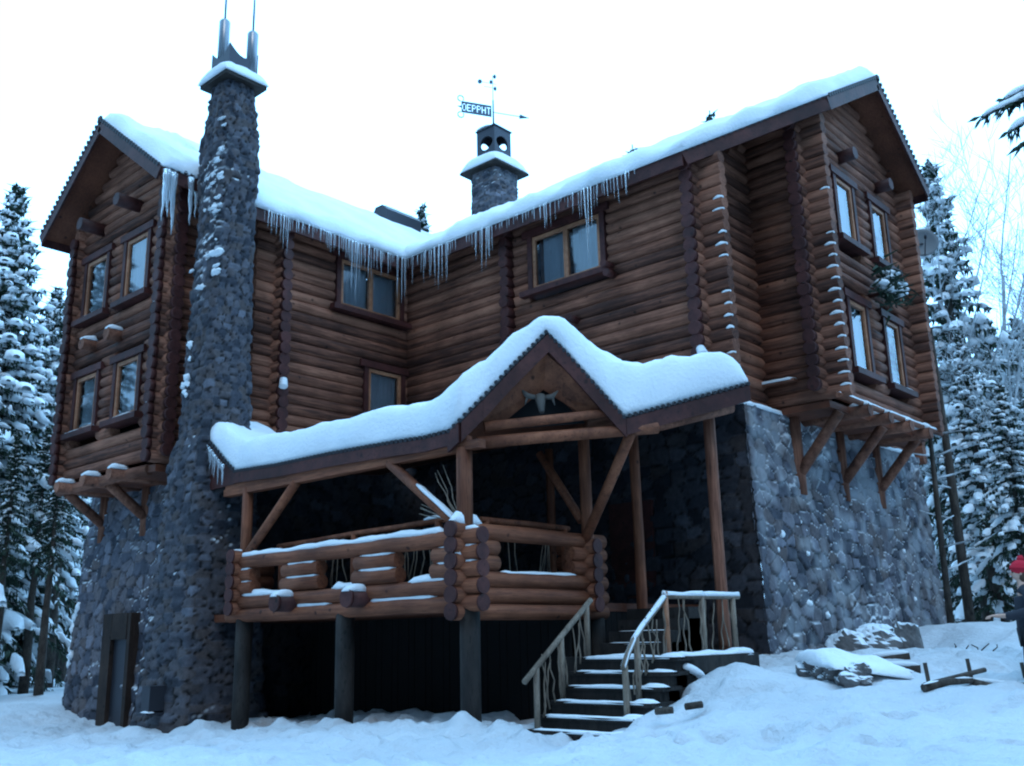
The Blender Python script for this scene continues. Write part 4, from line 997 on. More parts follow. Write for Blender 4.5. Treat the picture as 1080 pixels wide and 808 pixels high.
# railing of stacked logs
r_ = .125
def rail_log(p, q, snow=None, r=r_, m=None, name='rail_log', gaps=.2):
    m = m or ('porch_log_x' if abs(p[0]-q[0]) > abs(p[1]-q[1]) else 'porch_log_y')
    mb = MB(); mb.log(p, q, r, PR); o = mb.build(name, m, porch)
    if snow:
        s = MB()
        for a, b, h in snow: P, Q = Vector(p), Vector(q); snow_strip(s, P.lerp(Q, a)+Vector((0,0,r*.86)), P.lerp(Q, b)+Vector((0,0,r*.86)), r*1.35, h, PR, gaps=0)
        s.build('snow', 'snow', o)
    return o
X0, X1 = 2.08, 8.55
rail_log((X0, PY, 1.90), (X1, PY, 1.90), [(.32, .47, .06), (.62, .86, .07)])
rail_log((X0, PY, 2.14), (X1, PY, 2.14), [(.06, .26, .10), (.47, .58, .13), (.76, .90, .16)])
for a, b in ((X0, 2.85), (3.75, 4.82), (5.72, 6.78), (7.55, X1)):
    rail_log((a, PY, 2.385), (b, PY, 2.385), [(.05, .95, .05)]); rail_log((a+.03, PY, 2.62), (b-.03, PY, 2.62), [(.05, .95, .03)])
rail_log((X0, PY, 2.855), (X1, PY, 2.855), [(.04, .88, .11), (.93, .99, .10)])
o_ = SP/2*.95
rail_log((PX, -6.50, 2.02), (PX, -2.85, 2.02)); rail_log((PX, -6.50, 2.26), (PX, -2.85, 2.26), [(.28, .8, .05)])
for a, b in ((-6.50, -5.55), (-3.75, -2.85)): rail_log((PX, a, 2.5), (PX, b, 2.5), [(.03, .25, .06)] if a < -6 else None); rail_log((PX, a, 2.73), (PX, b, 2.73))
rail_log((PX, -6.50, 2.96), (PX, -2.85, 2.96), [(.0, .17, .17)])
rail_log((PX, -6.47, 1.78), (PX, -2.85, 1.78))
for z in (1.9, 2.14, 2.385, 2.62, 2.86): rail_log((7.6, -3.3, z), (8.40, -3.3, z))
for z in (2.02, 2.26, 2.5, 2.73, 2.96): rail_log((2.38, -6.48, z), (2.38, -5.6, z), [(.0, .4, .04)] if z > 2.9 else None)
for pts_ in ([((X1-.01, PY, z), (X1+.02, PY, z)) for z in (1.9, 2.14, 2.385, 2.62, 2.86)], [((8.39, -3.3, z), (8.42, -3.3, z)) for z in (1.9, 2.14, 2.385, 2.62, 2.86)],
             [((PX, -6.49, z), (PX, -6.53, z)) for z in (1.78, 2.02, 2.26, 2.5, 2.73, 2.96)], [((2.38, -6.47, z), (2.38, -6.51, z)) for z in (2.02, 2.26, 2.5, 2.73, 2.96)]):
    mb = MB()
    for p, q in pts_: mb.tube([p, q], [r_*1.04, r_], 12)
    mb.build('log_ends', 'dark_trim', porch)
for x in (4.08, 6.0):
    mb = MB(); mb.log((x, -5.9, 2.06), (x, -6.66, 2.06), .15, PR); mb.tube([(x, -6.65, 2.06), (x, -6.70, 2.06)], [.158, .15], 12); mb.cur = 0
    o = mb.build('joist_end', 'dark_trim', porch)
    s = MB(); snow_strip(s, (x, -6.72, 2.18), (x, -6.3, 2.18), .26, .14, PR, .07); s.build('snow', 'snow', o)
# inner handrail on little posts, with twig balusters
def handrail(p, q, n, m='porch_log_a', cap=False):
    mb = MB(); mb.log(p, q, .05, PR); o = mb.build('handrail', m, porch); P, Q = Vector(p), Vector(q)
    for k in range(n):
        c = P.lerp(Q, (k+.06)/max(1, n-1+.12)); mb = MB(); mb.log((c.x, c.y, 1.95), (c.x, c.y, c.z), .06, PR); mb.build('handrail_post', m, porch)
    if cap: s = MB(); snow_strip(s, P.lerp(Q, .9)+Vector((0,0,.05)), Q+Vector((0,0,.05)), .12, .05, PR); s.build('snow', 'snow', o)
    return o
handrail((2.95, -5.85, 3.13), (7.35, -5.85, 3.22), 3, cap=True); handrail((7.8, -5.5, 3.2), (7.8, -3.3, 3.2), 2)
def twig(mb, p, q, r, rng, wob=.04):
    P, Q = Vector(p), Vector(q); n = 5; pts = [P.lerp(Q, i/n)+Vector((rng.uniform(-wob,wob), rng.uniform(-wob,wob), 0))*(0 < i < n) for i in range(n+1)]
    mb.tube(pts, [r*(1-.35*i/n) for i in range(n+1)], 5)
for k in range(26):
    x = PR.uniform(2.9, 7.4); mb = MB(); twig(mb, (x, -5.86, 1.95), (x+PR.uniform(-.25,.25), -5.86, 3.12), .013, PR); mb.build('twig_baluster', 'grey_wood', porch)
for k in range(9):
    y = PR.uniform(-5.4, -3.4); mb = MB(); twig(mb, (7.8, y, 1.95), (7.8, y+PR.uniform(-.2,.2), 3.18), .013, PR); mb.build('twig_baluster', 'grey_wood', porch)
for k in range(9):          # bare twigs fanned in the corners under the beam
    a = PR.uniform(.2, 1.3); mb = MB(); twig(mb, (7.95, -6.12, 3.1), (7.95-.9*math.cos(a), -6.12, 3.1+1.0*math.sin(a)), .011, PR); mb.build('twig_baluster', 'grey_wood', porch)
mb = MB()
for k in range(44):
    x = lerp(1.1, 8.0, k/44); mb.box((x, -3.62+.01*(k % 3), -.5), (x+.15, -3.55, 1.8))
mb.build('shade_boards', 'deck_shade', porch)  # boards added to paint the space under the deck dark
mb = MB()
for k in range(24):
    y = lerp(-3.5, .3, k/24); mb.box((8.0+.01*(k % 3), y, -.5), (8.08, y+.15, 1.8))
mb.build('shade_boards', 'deck_shade', porch)  # side run of the same added dark backing
# doors and dim wall details at the back of the porch
mb = MB(); mb.box((6.0, .36, 1.95), (7.1, .5, 4.1)); mb.build('doorway', 'dark_trim', porch)

# ------------------------------------------------------------------ steps with twig railings
st = thing('staircase', 'dark plank steps with twig railings rising from the snow to the porch landing', 'staircase', (9.9, -5.0, 0))
ys = [-5.93, -5.68, -5.42, -5.16, -4.95, -4.74]; zs = [.17, .34, .52, .71, .90, 1.09]
for k, (y, z) in enumerate(zip(ys, zs)):
    zb = -.3 if k == 0 else zs[k-1]-.02; y1 = (ys[k+1] if k < 5 else -4.5)+.30
    xr = 10.72 if k else 10.62
    mb = MB(); mb.box((9.05, y+.03, zb-.2), (xr, y1, z-.055)); mb.box((9.0, y, z-.052), (xr+.06, y1-.02, z)); o = mb.build('step', 'old_timber', st)
    s = MB(); snow_strip(s, (9.1, y+.07, z-.004), (xr+.02, y+.07, z-.004), .16, .03, PR, .1); snow_strip(s, (10.4, y+.13, z-.004), (xr+.06, y+.13, z-.004), .25, .085, PR, .08)
    s.build('snow', 'snow', o)
mb = MB(); mb.box((8.45, -4.5, .85), (10.62, -2.15, 1.088)); mb.box((8.5, -4.45, -.2), (10.55, -2.2, .84)); ld = mb.build('landing', 'old_timber', st)
s = MB(); snow_strip(s, (10.5, -4.6, 1.08), (10.5, -2.2, 1.08), .26, .10, PR, .1); snow_strip(s, (9.2, -4.62, 1.09), (10.5, -4.62, 1.09), .2, .05, PR, .1)
snow_strip(s, (10.66, -4.5, .95), (10.8, -4.15, .80), .3, .2, PR, .08); s.build('snow', 'snow', ld)
for k in range(4):
    y = -3.55+.27*k; z = 1.28+.18*k; mb = MB(); mb.box((8.55, y, 1.08), (9.75, -2.2, z)); o = mb.build('step', 'old_timber', st)
    if k < 2: s = MB(); snow_strip(s, (8.7, y+.06, z-.004), (9.7, y+.06, z-.004), .12, .02, PR, .1); s.build('snow', 'snow', o)
def rpole(pts, r, m='grey_wood', name='rail', snow=None):
    mb = MB(); mb.tube(pts, r, 8); o = mb.build(name, m, st)
    if snow:
        s = MB(); P = [Vector(p) for p in pts]
        for a, b in zip(P[snow[0]:], P[snow[0]+1:]): snow_strip(s, a+Vector((0,0,r*.7)), b+Vector((0,0,r*.7)), r*2.1, snow[1], PR, .07, ends=False)
        s.build('snow', 'snow', o)
rpole([(9.14, -6.08, .80), (9.14, -5.3, 1.36), (9.14, -4.5, 1.93)], .042)
RT = [(10.4, -5.50, .96), (10.4, -5.40, 1.12), (10.4, -5.22, 1.33), (10.4, -4.98, 1.52), (10.4, -4.68, 1.72), (10.4, -4.38, 1.93)]
rpole(RT, .04, snow=(0, .03)); rpole([(10.4, -4.42, 1.93), (10.42, -3.4, 1.94), (10.46, -2.38, 1.95)], .04, snow=(0, .065))
for x, y, z0, z1, m in ((9.14, -5.82, .15, .98, 'grey_wood'), (9.14, -5.25, .5, 1.40, 'grey_wood'), (9.14, -4.62, 1.0, 1.84, 'grey_wood'), (10.4, -5.46, .1, 1.0, 'grey_wood'), (10.4, -5.16, .5, 1.37, 'grey_wood'),
                       (10.4, -4.38, 1.0, 2.0, 'pale_frame'), (10.42, -3.42, 1.05, 1.93, 'grey_wood'), (10.45, -2.55, 1.05, 1.93, 'grey_wood')):
    mb = MB(); mb.log((x, y, z0), (x, y, z1), .043, PR, 8); mb.build('rail_post', m, st)
def railz(y): return float(np.interp(y, [-6.08, -4.5], [.80, 1.93]))
def railzr(y): return float(np.interp(y, [-5.5, -5.22, -4.98, -4.38], [.96, 1.33, 1.52, 1.93]))
def stepz(y): return float(np.interp(y, ys, zs))
for k in range(11):
    y = lerp(-5.72, -4.68, k/10)+PR.uniform(-.05,.05); mb = MB(); twig(mb, (9.14, y, stepz(y)-.02), (9.14, min(-4.55, y+PR.uniform(-.2,.2)), railz(y)-.02), .014, PR, .025); mb.build('twig_baluster', 'grey_wood', st)
for k in range(11):
    y = lerp(-5.4, -4.45, k/10)+PR.uniform(-.05,.05); mb = MB(); twig(mb, (10.4, y, stepz(y)-.02), (10.4, max(-5.45, min(-4.4, y+PR.uniform(-.2,.2))), railzr(y)-.04), .014, PR, .03); mb.build('twig_baluster', 'grey_wood', st)
for k in range(9):
    y = lerp(-4.2, -2.5, k/8)+PR.uniform(-.06,.06); mb = MB(); twig(mb, (10.42, y, 1.08), (10.42, y+PR.uniform(-.18,.12), 1.92), .013, PR, .03); mb.build('twig_baluster', 'grey_wood', st)

# ------------------------------------------------------------------ small things on the ground
def rock(name, c, sx, sy, sz, seed, m='stone', parent=None, sub=3, amp=.3):
    rg = random.Random(seed); n = 26; mrows = 18; vs = []; 
    def rad(d):
        # faceted lump: cut by random planes
        r = 1.0
        for nv, k in planes:
            q = d.dot(nv)
            if q > .05: r = min(r, k/q)
        return r*(1+.10*fnoise(d.x*3+seed, d.y*3, d.z*3)+.07*fnoise(d.x*8+seed, d.y*8, d.z*8))
    planes = [(Vector((rg.gauss(0,1), rg.gauss(0,1), rg.gauss(0,1))).normalized(), rg.uniform(.62, .85)) for _ in range(13)]
    mb = MB(); dirs = [Vector((0,0,1))]
    for i in range(1, mrows):
        for k in range(n):
            a = math.pi*i/mrows; b = 2*math.pi*k/n; dirs.append(Vector((math.sin(a)*math.cos(b), math.sin(a)*math.sin(b), math.cos(a))))
    dirs.append(Vector((0,0,-1))); C = Vector(c)
    vs = [C+Vector((d.x*sx, d.y*sy, d.z*sz))*rad(d) for d in dirs]
    fs = [(0, 1+k, 1+(k+1) % n) for k in range(n)]
    for i in range(mrows-2):
        for k in range(n): fs.append((1+i*n+k, 1+(i+1)*n+k, 1+(i+1)*n+(k+1) % n, 1+i*n+(k+1) % n))
    L = len(vs)-1; o = 1+(mrows-2)*n; fs += [(o+k, L, o+(k+1) % n) for k in range(n)]
    mb.add(vs, fs)
    ob = mb.build(name, 'rock', parent, None if parent else c)
    return ob, vs, dirs
def rock_b(m, t, b):
    nz = noise_tex(t, 5, 6, None, .7); r = ramp(t, [(.3, (.07,.065,.065)), (.6, (.17,.155,.15)), (.8, (.26,.25,.24))]); t.links.new(nz.outputs[0], r.inputs[0])
    g = N(t, 'ShaderNodeNewGeometry'); sx = N(t, 'ShaderNodeSeparateXYZ'); t.links.new(g.outputs['Normal'], sx.inputs[0])
    n2 = noise_tex(t, 6, 4); ad = N(t, 'ShaderNodeMath', operation='MULTIPLY_ADD'); ad.inputs[1].default_value = .7; t.links.new(n2.outputs[0], ad.inputs[0]); t.links.new(sx.outputs['Z'], ad.inputs[2])
    r2 = ramp(t, [(.70, (0,0,0)), (.86, (1,1,1))]); t.links.new(ad.outputs[0], r2.inputs[0])
    mm = N(t, 'ShaderNodeMix', data_type='RGBA'); mm.inputs[7].default_value = (.78,.81,.84,1); t.links.new(r2.outputs[0], mm.inputs[0]); t.links.new(r.outputs[0], mm.inputs[6]); t.links.new(mm.outputs[2], b.inputs['Base Color'])
    bump(t, b, nz.outputs[0], .6, .03)
mat('rock', (.2,.19,.18), .9, rock_b)
def boulder(c, s, seed, label, snow=False):
    z = ground(c[0], c[1]); cc = (c[0], c[1], z+c[2])
    ob, vs, dirs = rock('boulder', cc, s[0], s[1], s[2], seed); tag(ob, label, 'boulder', 'boulders by the stone base')
    if snow:
        mb = MB(); top = max(v.z for v in vs); 
        snow_ruled(mb, [(cc[0]-s[0]*.5, cc[1]-s[1]*.5, top-.08), (cc[0]+s[0]*.5, cc[1]-s[1]*.5, top-.10)], [(cc[0]-s[0]*.5, cc[1]+s[1]*.5, top-.04), (cc[0]+s[0]*.5, cc[1]+s[1]*.5, top-.06)], .16, .08, (.25,.25,.25,.25), seed*1.1, .04, .3)
        mb.build('snow', 'snow', ob, cc)
boulder((11.25, -.2, .05), (.46, .42, .42), 3, 'broad low brown boulder with snow on top nearest the stone base corner')
boulder((11.6, .2, .12), (.42, .4, .42), 14, 'snow-dusted pale boulder in the middle of the rock heap')
boulder((11.95, .55, .15), (.32, .34, .55), 9, 'tall pointed boulder at the right end of the rock heap')
boulder((11.3, 1.0, .2), (.45, .4, .5), 22, 'dark boulder leaning on the stone wall behind the rock heap')
rub = thing('rubble_wall', 'low dark rubble wall half buried under a thick cap of snow right of the steps', 'rubble wall', (12.8, -4.0, .7))
rr = random.Random(4); s = MB()
A_, B_ = Vector((11.9, -3.1, .0)), Vector((13.0, -4.0, 0))
for k in range(30):
    t = (k+.5)/30*1.0; p = A_.lerp(B_, t); z = ground(p.x, p.y)
    if .28 < t < .36: continue
    rock('rubble_stone', (p.x+rr.uniform(-.1,.1), p.y+rr.uniform(-.1,.1), z+.03+rr.uniform(-.03,.14)), rr.uniform(.10,.19), rr.uniform(.10,.18), rr.uniform(.09,.15), 100+k, parent=rub)
sv = [A_.lerp(B_, i/8*.9) for i in range(9)]; off = Vector((.25, .3, 0))
snow_ruled(s, [p+Vector((-.12,-.14, ground(p.x, p.y)+.17)) for p in sv], [p+off*2.2+Vector((0,0,ground(p.x+.5, p.y+.6)+.02)) for p in sv], .20, .09, (.16, .3, .5, .1), 7.7, .07, .7); s.build('snow', 'snow', rub)
def stick(name, p, q, r, label, cat, snow=.05, m='bark', group=None):
    P, Q = Vector(p), Vector(q); P.z += ground(p[0], p[1]); Q.z += ground(q[0], q[1]); c = (P+Q)/2
    mb = MB(); mb.log(P, Q, r, rr, 8); o = mb.build(name, m, None, tuple(c)); tag(o, label, cat, group)
    if snow: s = MB(); snow_strip(s, P+Vector((0,0,r*.85)), Q+Vector((0,0,r*.85)), r*1.7, snow, rr, .08); s.build('snow', 'snow', o, tuple(c))
    return o
G = 'old logs lying in the snow by the boulders'
stick('fallen_log', (12.0, -1.2, .04), (12.55, -1.0, .05), .08, 'thickest snow-topped log lying just below the boulders', 'log', .06, group=G)
stick('fallen_log', (12.3, -2.1, .05), (13.0, -1.85, .06), .065, 'thinner snow-topped log lying in front of the thick one', 'log', .06, group=G)
stick('fallen_log', (13.0, -3.0, .03), (13.3, -2.9, .04), .08, 'short log stub in the snow nearest the rubble wall', 'log', .06, group=G)
wf = thing('wicker_fence', 'low broken wattle fence of dark stakes and poles in the snow at the right', 'fence', (14.4, -3.6, .75))
def fz(x, y): return ground(x, y)
W = [(14.0, -4.55), (14.35, -3.9), (14.62, -3.35), (14.85, -2.7), (15.05, -1.9)]
for i, (x, y) in enumerate([(14.02, -4.35), (14.35, -3.85), (14.72, -3.0), (14.95, -2.2)]):
    mb = MB(); mb.log((x, y, fz(x, y)-.2), (x-.05, y+.03, fz(x, y)+.30), .025, rr, 7); mb.build('stake', 'bark', wf)
for i in range(4):
    a, b = W[i], W[i+1]
    mb = MB(); mb.tube([(a[0], a[1], fz(*a)+.03), ((a[0]+b[0])/2+.02, (a[1]+b[1])/2, fz(*b)+.05), (b[0], b[1], fz(*b)+.05)], [.05, .045, .035], 7); o = mb.build('pole', 'bark', wf)
    s = MB(); snow_strip(s, (a[0], a[1], fz(*a)+.07), (b[0], b[1], fz(*b)+.08), .08, .04, rr); s.build('snow', 'snow', o)
mb = MB(); mb.tube([(14.0, -4.5, fz(14, -4.5)+.06), (14.45, -3.7, fz(14.4, -3.7)+.18)], .03, 7); mb.build('pole', 'bark', wf)
tw = thing('twig_pile', 'little heap of bare twigs sticking out of the snow behind the logs', 'twigs', (13.2, .6, ground(13.2, .6)))
for k in range(9):
    mb = MB(); x, y = 13.0+rr.uniform(-.3,.3), .4+rr.uniform(-.2,.2); z = ground(x, y); twig(mb, (x, y, z-.05), (x+rr.uniform(-.3,.3), y+rr.uniform(-.2,.2), z+rr.uniform(.05,.2)), .014, rr); mb.build('twig', 'bark', tw)
# snow heap against the chimney foot, small vent plate on the base
vp = thing('meter_box', 'small grey meter box low on the stone base beside the cellar door', 'meter box', (.2, -7.0, .4))
mb = MB(); mb.box((.62, -7.1, .24), (.90, -6.75, .68)); mb.build('case', 'dark_metal', vp); mb = MB(); mb.box((.58, -7.16, .17), (.94, -6.75, .21)); mb.build('shelf', 'dark_metal', vp)
mb = MB(); snow_strip(mb, (.59, -7.05, .21), (.93, -7.05, .21), .2, .06, rr, .06); mb.build('snow', 'snow', vp)
cr = thing('bark_scraps', 'two dark bark scraps lying on the snow bank right of the steps', 'bark scraps', (11.5, -5.9, ground(11.5, -5.9)))
for x, y, a in ((11.35, -6.0, .3), (11.62, -5.75, 1.0)):
    z = ground(x, y); mb = MB(); mb.log((x-.11*math.cos(a), y-.11*math.sin(a), z+.03), (x+.11*math.cos(a), y+.11*math.sin(a), z+.05), .045, rr, 7); mb.build('scrap', 'bark', cr)

# ------------------------------------------------------------------ trees
def spruce_meshes(seed, h, rmax, clear, snowy=1.0, dense=1.0):
    rg = random.Random(seed); fo = MB(); sn = MB(); tr = MB()
    n = 9; tr.tube([(rg.uniform(-.04,.04)*(i > 0), rg.uniform(-.04,.04)*(i > 0), h*i/n-(.4 if i == 0 else 0)) for i in range(n+1)], [.019*h*(1-.97*i/n)+.01 for i in range(n+1)], 9)
    z = clear; 
    while z < h-.15:
        t = (z-clear)/(h-clear); L0 = rmax*((1-t)**.85)*(1 if t > .12 else .6+.4*t/.12)+.10
        nb = max(4, int(rg.uniform(6, 8.5)*dense*(1 if t < .8 else .7))); a0 = rg.uniform(0, 6.3)
        for k in range(nb):
            a = a0+2*math.pi*k/nb+rg.uniform(-.3,.3); L = L0*rg.uniform(.62, 1.14); zz = z+rg.uniform(-.15,.15)
            dv = Vector((math.cos(a), math.sin(a), 0)); up0 = lerp(-.05, .55, t)*rg.uniform(.7,1.3); droop = lerp(.55, .25, t)*rg.uniform(.7,1.35)
            m = max(3, int(L/.26)); pts = []
            for i in range(m+1):
                s = i/m; pts.append(Vector((0,0,zz))+dv*(L*s)+Vector((0,0,L*(up0*s-droop*s*s*1.3+.12*s**3))))
            side = Vector((-dv.y, dv.x, 0))
            tr.tube([pts[0], pts[m//2], pts[-1]], [.012+.012*L, .008+.006*L, .003], 4, False)
            for i in range(1, m+1):
                s = i/m; p = pts[i]; d = (pts[i]-pts[i-1]).normalized(); w = (.30+.22*L)*(1-s*.75)*(.5+min(1, s*2.2)*.5)
                for sg in (-1, 1):
                    for q in range(2):
                        l = w*rg.uniform(.7, 1.25); dr = (d*rg.uniform(.5, .95)+side*sg*rg.uniform(.6, 1.0)+Vector((0,0,rg.uniform(-.75,-.1)))).normalized()
                        b = p-d*rg.uniform(0, .25); wd = d.cross(dr).normalized()*0.0+d*rg.uniform(.05,.09)
                        tip = b+dr*l; c = (b+tip)/2+Vector((0,0,.03))
                        fo.add([b, c-wd, tip, c+wd], [(0,1,2,3)])
                        if q == 0: fo.add([b+Vector((0,0,-.03)), c+side*sg*.05+Vector((0,0,-.12)), tip*.6+b*.4+Vector((0,0,-.22)), c-d*.06+Vector((0,0,-.10))], [(0,1,2,3)])
                        if rg.random() < .5*snowy*min(1, .15+1.7*t): sn.add([b+Vector((0,0,.02)), c-wd*.8+Vector((0,0,.035)), b.lerp(tip, .85)+Vector((0,0,.02)), c+wd*.8+Vector((0,0,.045))], [(0,1,2,3)])
                        if rg.random() < .5: fo.add([c-wd, c-wd+Vector((0,0,-rg.uniform(.12,.30))), c+wd*.4+Vector((0,0,-.04))], [(0,1,2)])
                if i == m: fo.add([p-side*.05, p+d*.25, p+side*.05], [(0,1,2)])
            if rg.random() < .92*snowy*min(1, .18+1.6*t) and L > .22:
                # clumps of snow along the bough
                K = 6; wb = (.075+.075*L**.7)*rg.uniform(.7, 1.25)*snowy; s0 = rg.uniform(.08, .3)
                while s0 < .98:
                    s1 = min(1.05, s0+rg.uniform(.16, .42)); mm = max(3, int((s1-s0)*L/.13)); vs = []; ph = rg.uniform(0, 50); wc = wb*rg.uniform(.65, 1.2)
                    o2 = side*rg.uniform(-.5, .5)*wb
                    for i in range(mm+1):
                        q = lerp(s0, s1, i/mm); f = q*m; i0 = min(m-1, int(f)); p = pts[i0].lerp(pts[i0+1], f-i0)+o2
                        e = math.sin(math.pi*(.06+.88*i/mm))**.55; ww = wc*e*(1+.7*fnoise(ph+i*.8, 1.7)); hh = .62*ww*(1+.5*fnoise(ph+i*.7, 5.7))
                        for kk in range(K):
                            an = math.pi*kk/(K-1); vs.append(p+side*(ww*math.cos(an))+Vector((0,0,.02+hh*math.sin(an)-(.45*ww if kk in (0, K-1) else 0))))
                    fs = []
                    for i in range(mm):
                        for kk in range(K-1): fs.append((i*K+kk, i*K+kk+1, (i+1)*K+kk+1, (i+1)*K+kk))
                        fs.append((i*K+K-1, i*K, (i+1)*K, (i+1)*K+K-1))
                    fs += [tuple(range(K)), tuple(reversed(range(mm*K, mm*K+K)))]
                    sn.add(vs, fs, True); s0 = s1+rg.uniform(-.02, .14)
        z += lerp(.62, .26, t**.7)*rg.uniform(.8, 1.2)/dense
    return tr, fo, sn
PROTO = {}
def spruce_proto(key, *a):
    tr, fo, sn = spruce_meshes(*a); out = []
    for nm, mb, m in (('trunk', tr, 'bark'), ('foliage', fo, 'needles'), ('snow', sn, 'snow')):
        o = mb.build(nm, m, None, (0,0,0)); out.append((nm, o.data)); bpy.data.objects.remove(o)
    PROTO[key] = out
spruce_proto('big', 1, 15.5, 3.0, .8, 1.2, 1.35); spruce_proto('mid', 2, 13.0, 2.4, 3.2, 1.1, 1.15); spruce_proto('tall', 3, 19.0, 2.2, 6.5, .9); spruce_proto('loose', 4, 14.0, 2.5, 1.5, 1.35, .9); spruce_proto('pole', 5, 16.0, 1.3, 8.0, .7)
def tree_at(key, x, y, s, rot, label, group=None, z=None, cat='spruce', name='spruce_tree'):
    t = thing(name, label, cat, (x, y, (ground(x, y) if z is None else z)-.1), group); t.rotation_euler = (0,0,rot); t.scale = (s, s, s)
    for nm, me in PROTO[key]: o = bpy.data.objects.new(nm, me); COL.objects.link(o); o.parent = t
    return t
def ray_xy(px, dist):       # plan position 'dist' metres out along the direction in which the camera sees picture column px
    a = YAW-math.atan((px-540)/1038.0*math.cos(PITCH)); return CAM_LOC[0]-math.sin(a)*dist, CAM_LOC[1]+math.cos(a)*dist
TR = random.Random(77)
def T(key, px, d, s, label, group=None, rot=None): x, y = ray_xy(px, d); return tree_at(key, x, y, s, TR.uniform(0, 6.3) if rot is None else rot, label, group)
HT = {'big': 15.5, 'mid': 13.0, 'tall': 19.0, 'loose': 14.0, 'pole': 16.0}
def sight(px, py, dist):    # point 'dist' metres away (on plan) that the camera sees at picture point (px, py)
    d = _F+_R*((px-540)/1038.0)-_U*((py-404)/1038.0); k = dist/math.hypot(d.x, d.y); return Vector(CAM_LOC)+d*k
def TT(key, px, py, d, label, group=None, rot=None):
    p = sight(px, py, d); g = ground(p.x, p.y); return tree_at(key, p.x, p.y, (p.z-g)/HT[key], TR.uniform(0, 6.3) if rot is None else rot, label, group)
TT('big', 20, 193, 36, 'tall snow-laden spruce with a pointed top left of the lodge')
TT('big', 62, 300, 42, 'snow-laden spruce half hidden behind the left bay of the lodge')
TT('mid', -30, 250, 31, 'heavily snowed spruce cut off by the left edge of the photo')
GB = 'unseen spruces added behind the viewer to dim the light'
for row, (rad_, n_) in enumerate(((34, 24), (40, 26))):  # unseen ring of trees, added to block sky light; the panes reflect it too
    for i in range(n_):
        a = math.radians(lerp(-158, 58, (i+.5*row)/n_)+TR.uniform(-2, 2)); r0 = rad_+TR.uniform(-1.5, 2.5)
        tree_at(TR.choice(['big', 'mid', 'tall']), 3+r0*math.cos(a), r0*math.sin(a), TR.uniform(1.1, 1.45), TR.uniform(0, 6.3), 'unseen tall spruce behind the viewer, added to dim the clearing', GB)
GF = 'distant spruces of the wood behind the lodge'
for i in range(34):
    a = math.radians(lerp(64, 200, (i+.5)/34)+TR.uniform(-1.5, 1.5)); r0 = TR.choice([46, 54, 62])+TR.uniform(-3, 3)
    tree_at(TR.choice(['big', 'mid', 'big']), 2+r0*math.cos(a), 4+r0*math.sin(a), TR.uniform(.95, 1.2), TR.uniform(0, 6.3), 'distant spruce in the wood behind the lodge, hidden by its walls', GF)
GL = 'thin dark spruces of the forest edge at the left'; LL = 'slim dark spruce with a bare lower trunk in the forest at the left edge'
for px, py, d, k in ((20, 452, 31, 'pole'), (52, 446, 35, 'pole'), (34, 440, 42, 'pole'), (76, 440, 40, 'pole'), (66, 462, 32, 'pole'), (90, 430, 46, 'pole'), (-5, 300, 45, 'tall'), (45, 330, 52, 'tall'), (75, 340, 56, 'tall'), (15, 320, 60, 'tall'), (-60, 250, 44, 'mid'), (90, 400, 60, 'mid'), (40, 380, 66, 'mid'), (70, 400, 72, 'mid'), (10, 390, 70, 'mid'), (-40, 330, 64, 'mid')):
    TT(k, px, py, d, LL, GL)
TT('loose', 978, 165, 36, 'snow-laden spruce rising behind the satellite dish at the right')
TT('loose', 1010, 345, 33, 'broad drooping spruce heavy with snow right of the stone base')
TT('mid', 1052, 400, 29, 'dark lower spruce behind the person at the right edge')
GR = 'snowy spruces of the forest edge at the right'; RL = 'snowy spruce standing in the forest behind the right end of the lodge'
for px, py, d, k in ((995, 320, 42, 'big'), (1034, 335, 44, 'big'), (1068, 330, 40, 'mid'), (1085, 370, 33, 'loose'), (1005, 360, 52, 'mid'), (1055, 350, 54, 'mid'), (965, 380, 50, 'mid'), (1082, 340, 56, 'big'), (1025, 380, 62, 'mid'), (1050, 370, 47, 'big'), (1110, 330, 45, 'big'), (985, 430, 40, 'mid'), (1030, 440, 36, 'mid')):
    TT(k, px, py, d, RL, GR)
TT('tall', 445, 213, 58, 'treetop showing over the valley of the roof beside the vent hood')
TT('tall', 667, 151, 62, 'tiny treetop showing over the roof right of the roof chimney')
TT('tall', 748, 115, 60, 'faint frosted treetop showing over the roof towards the right gable')
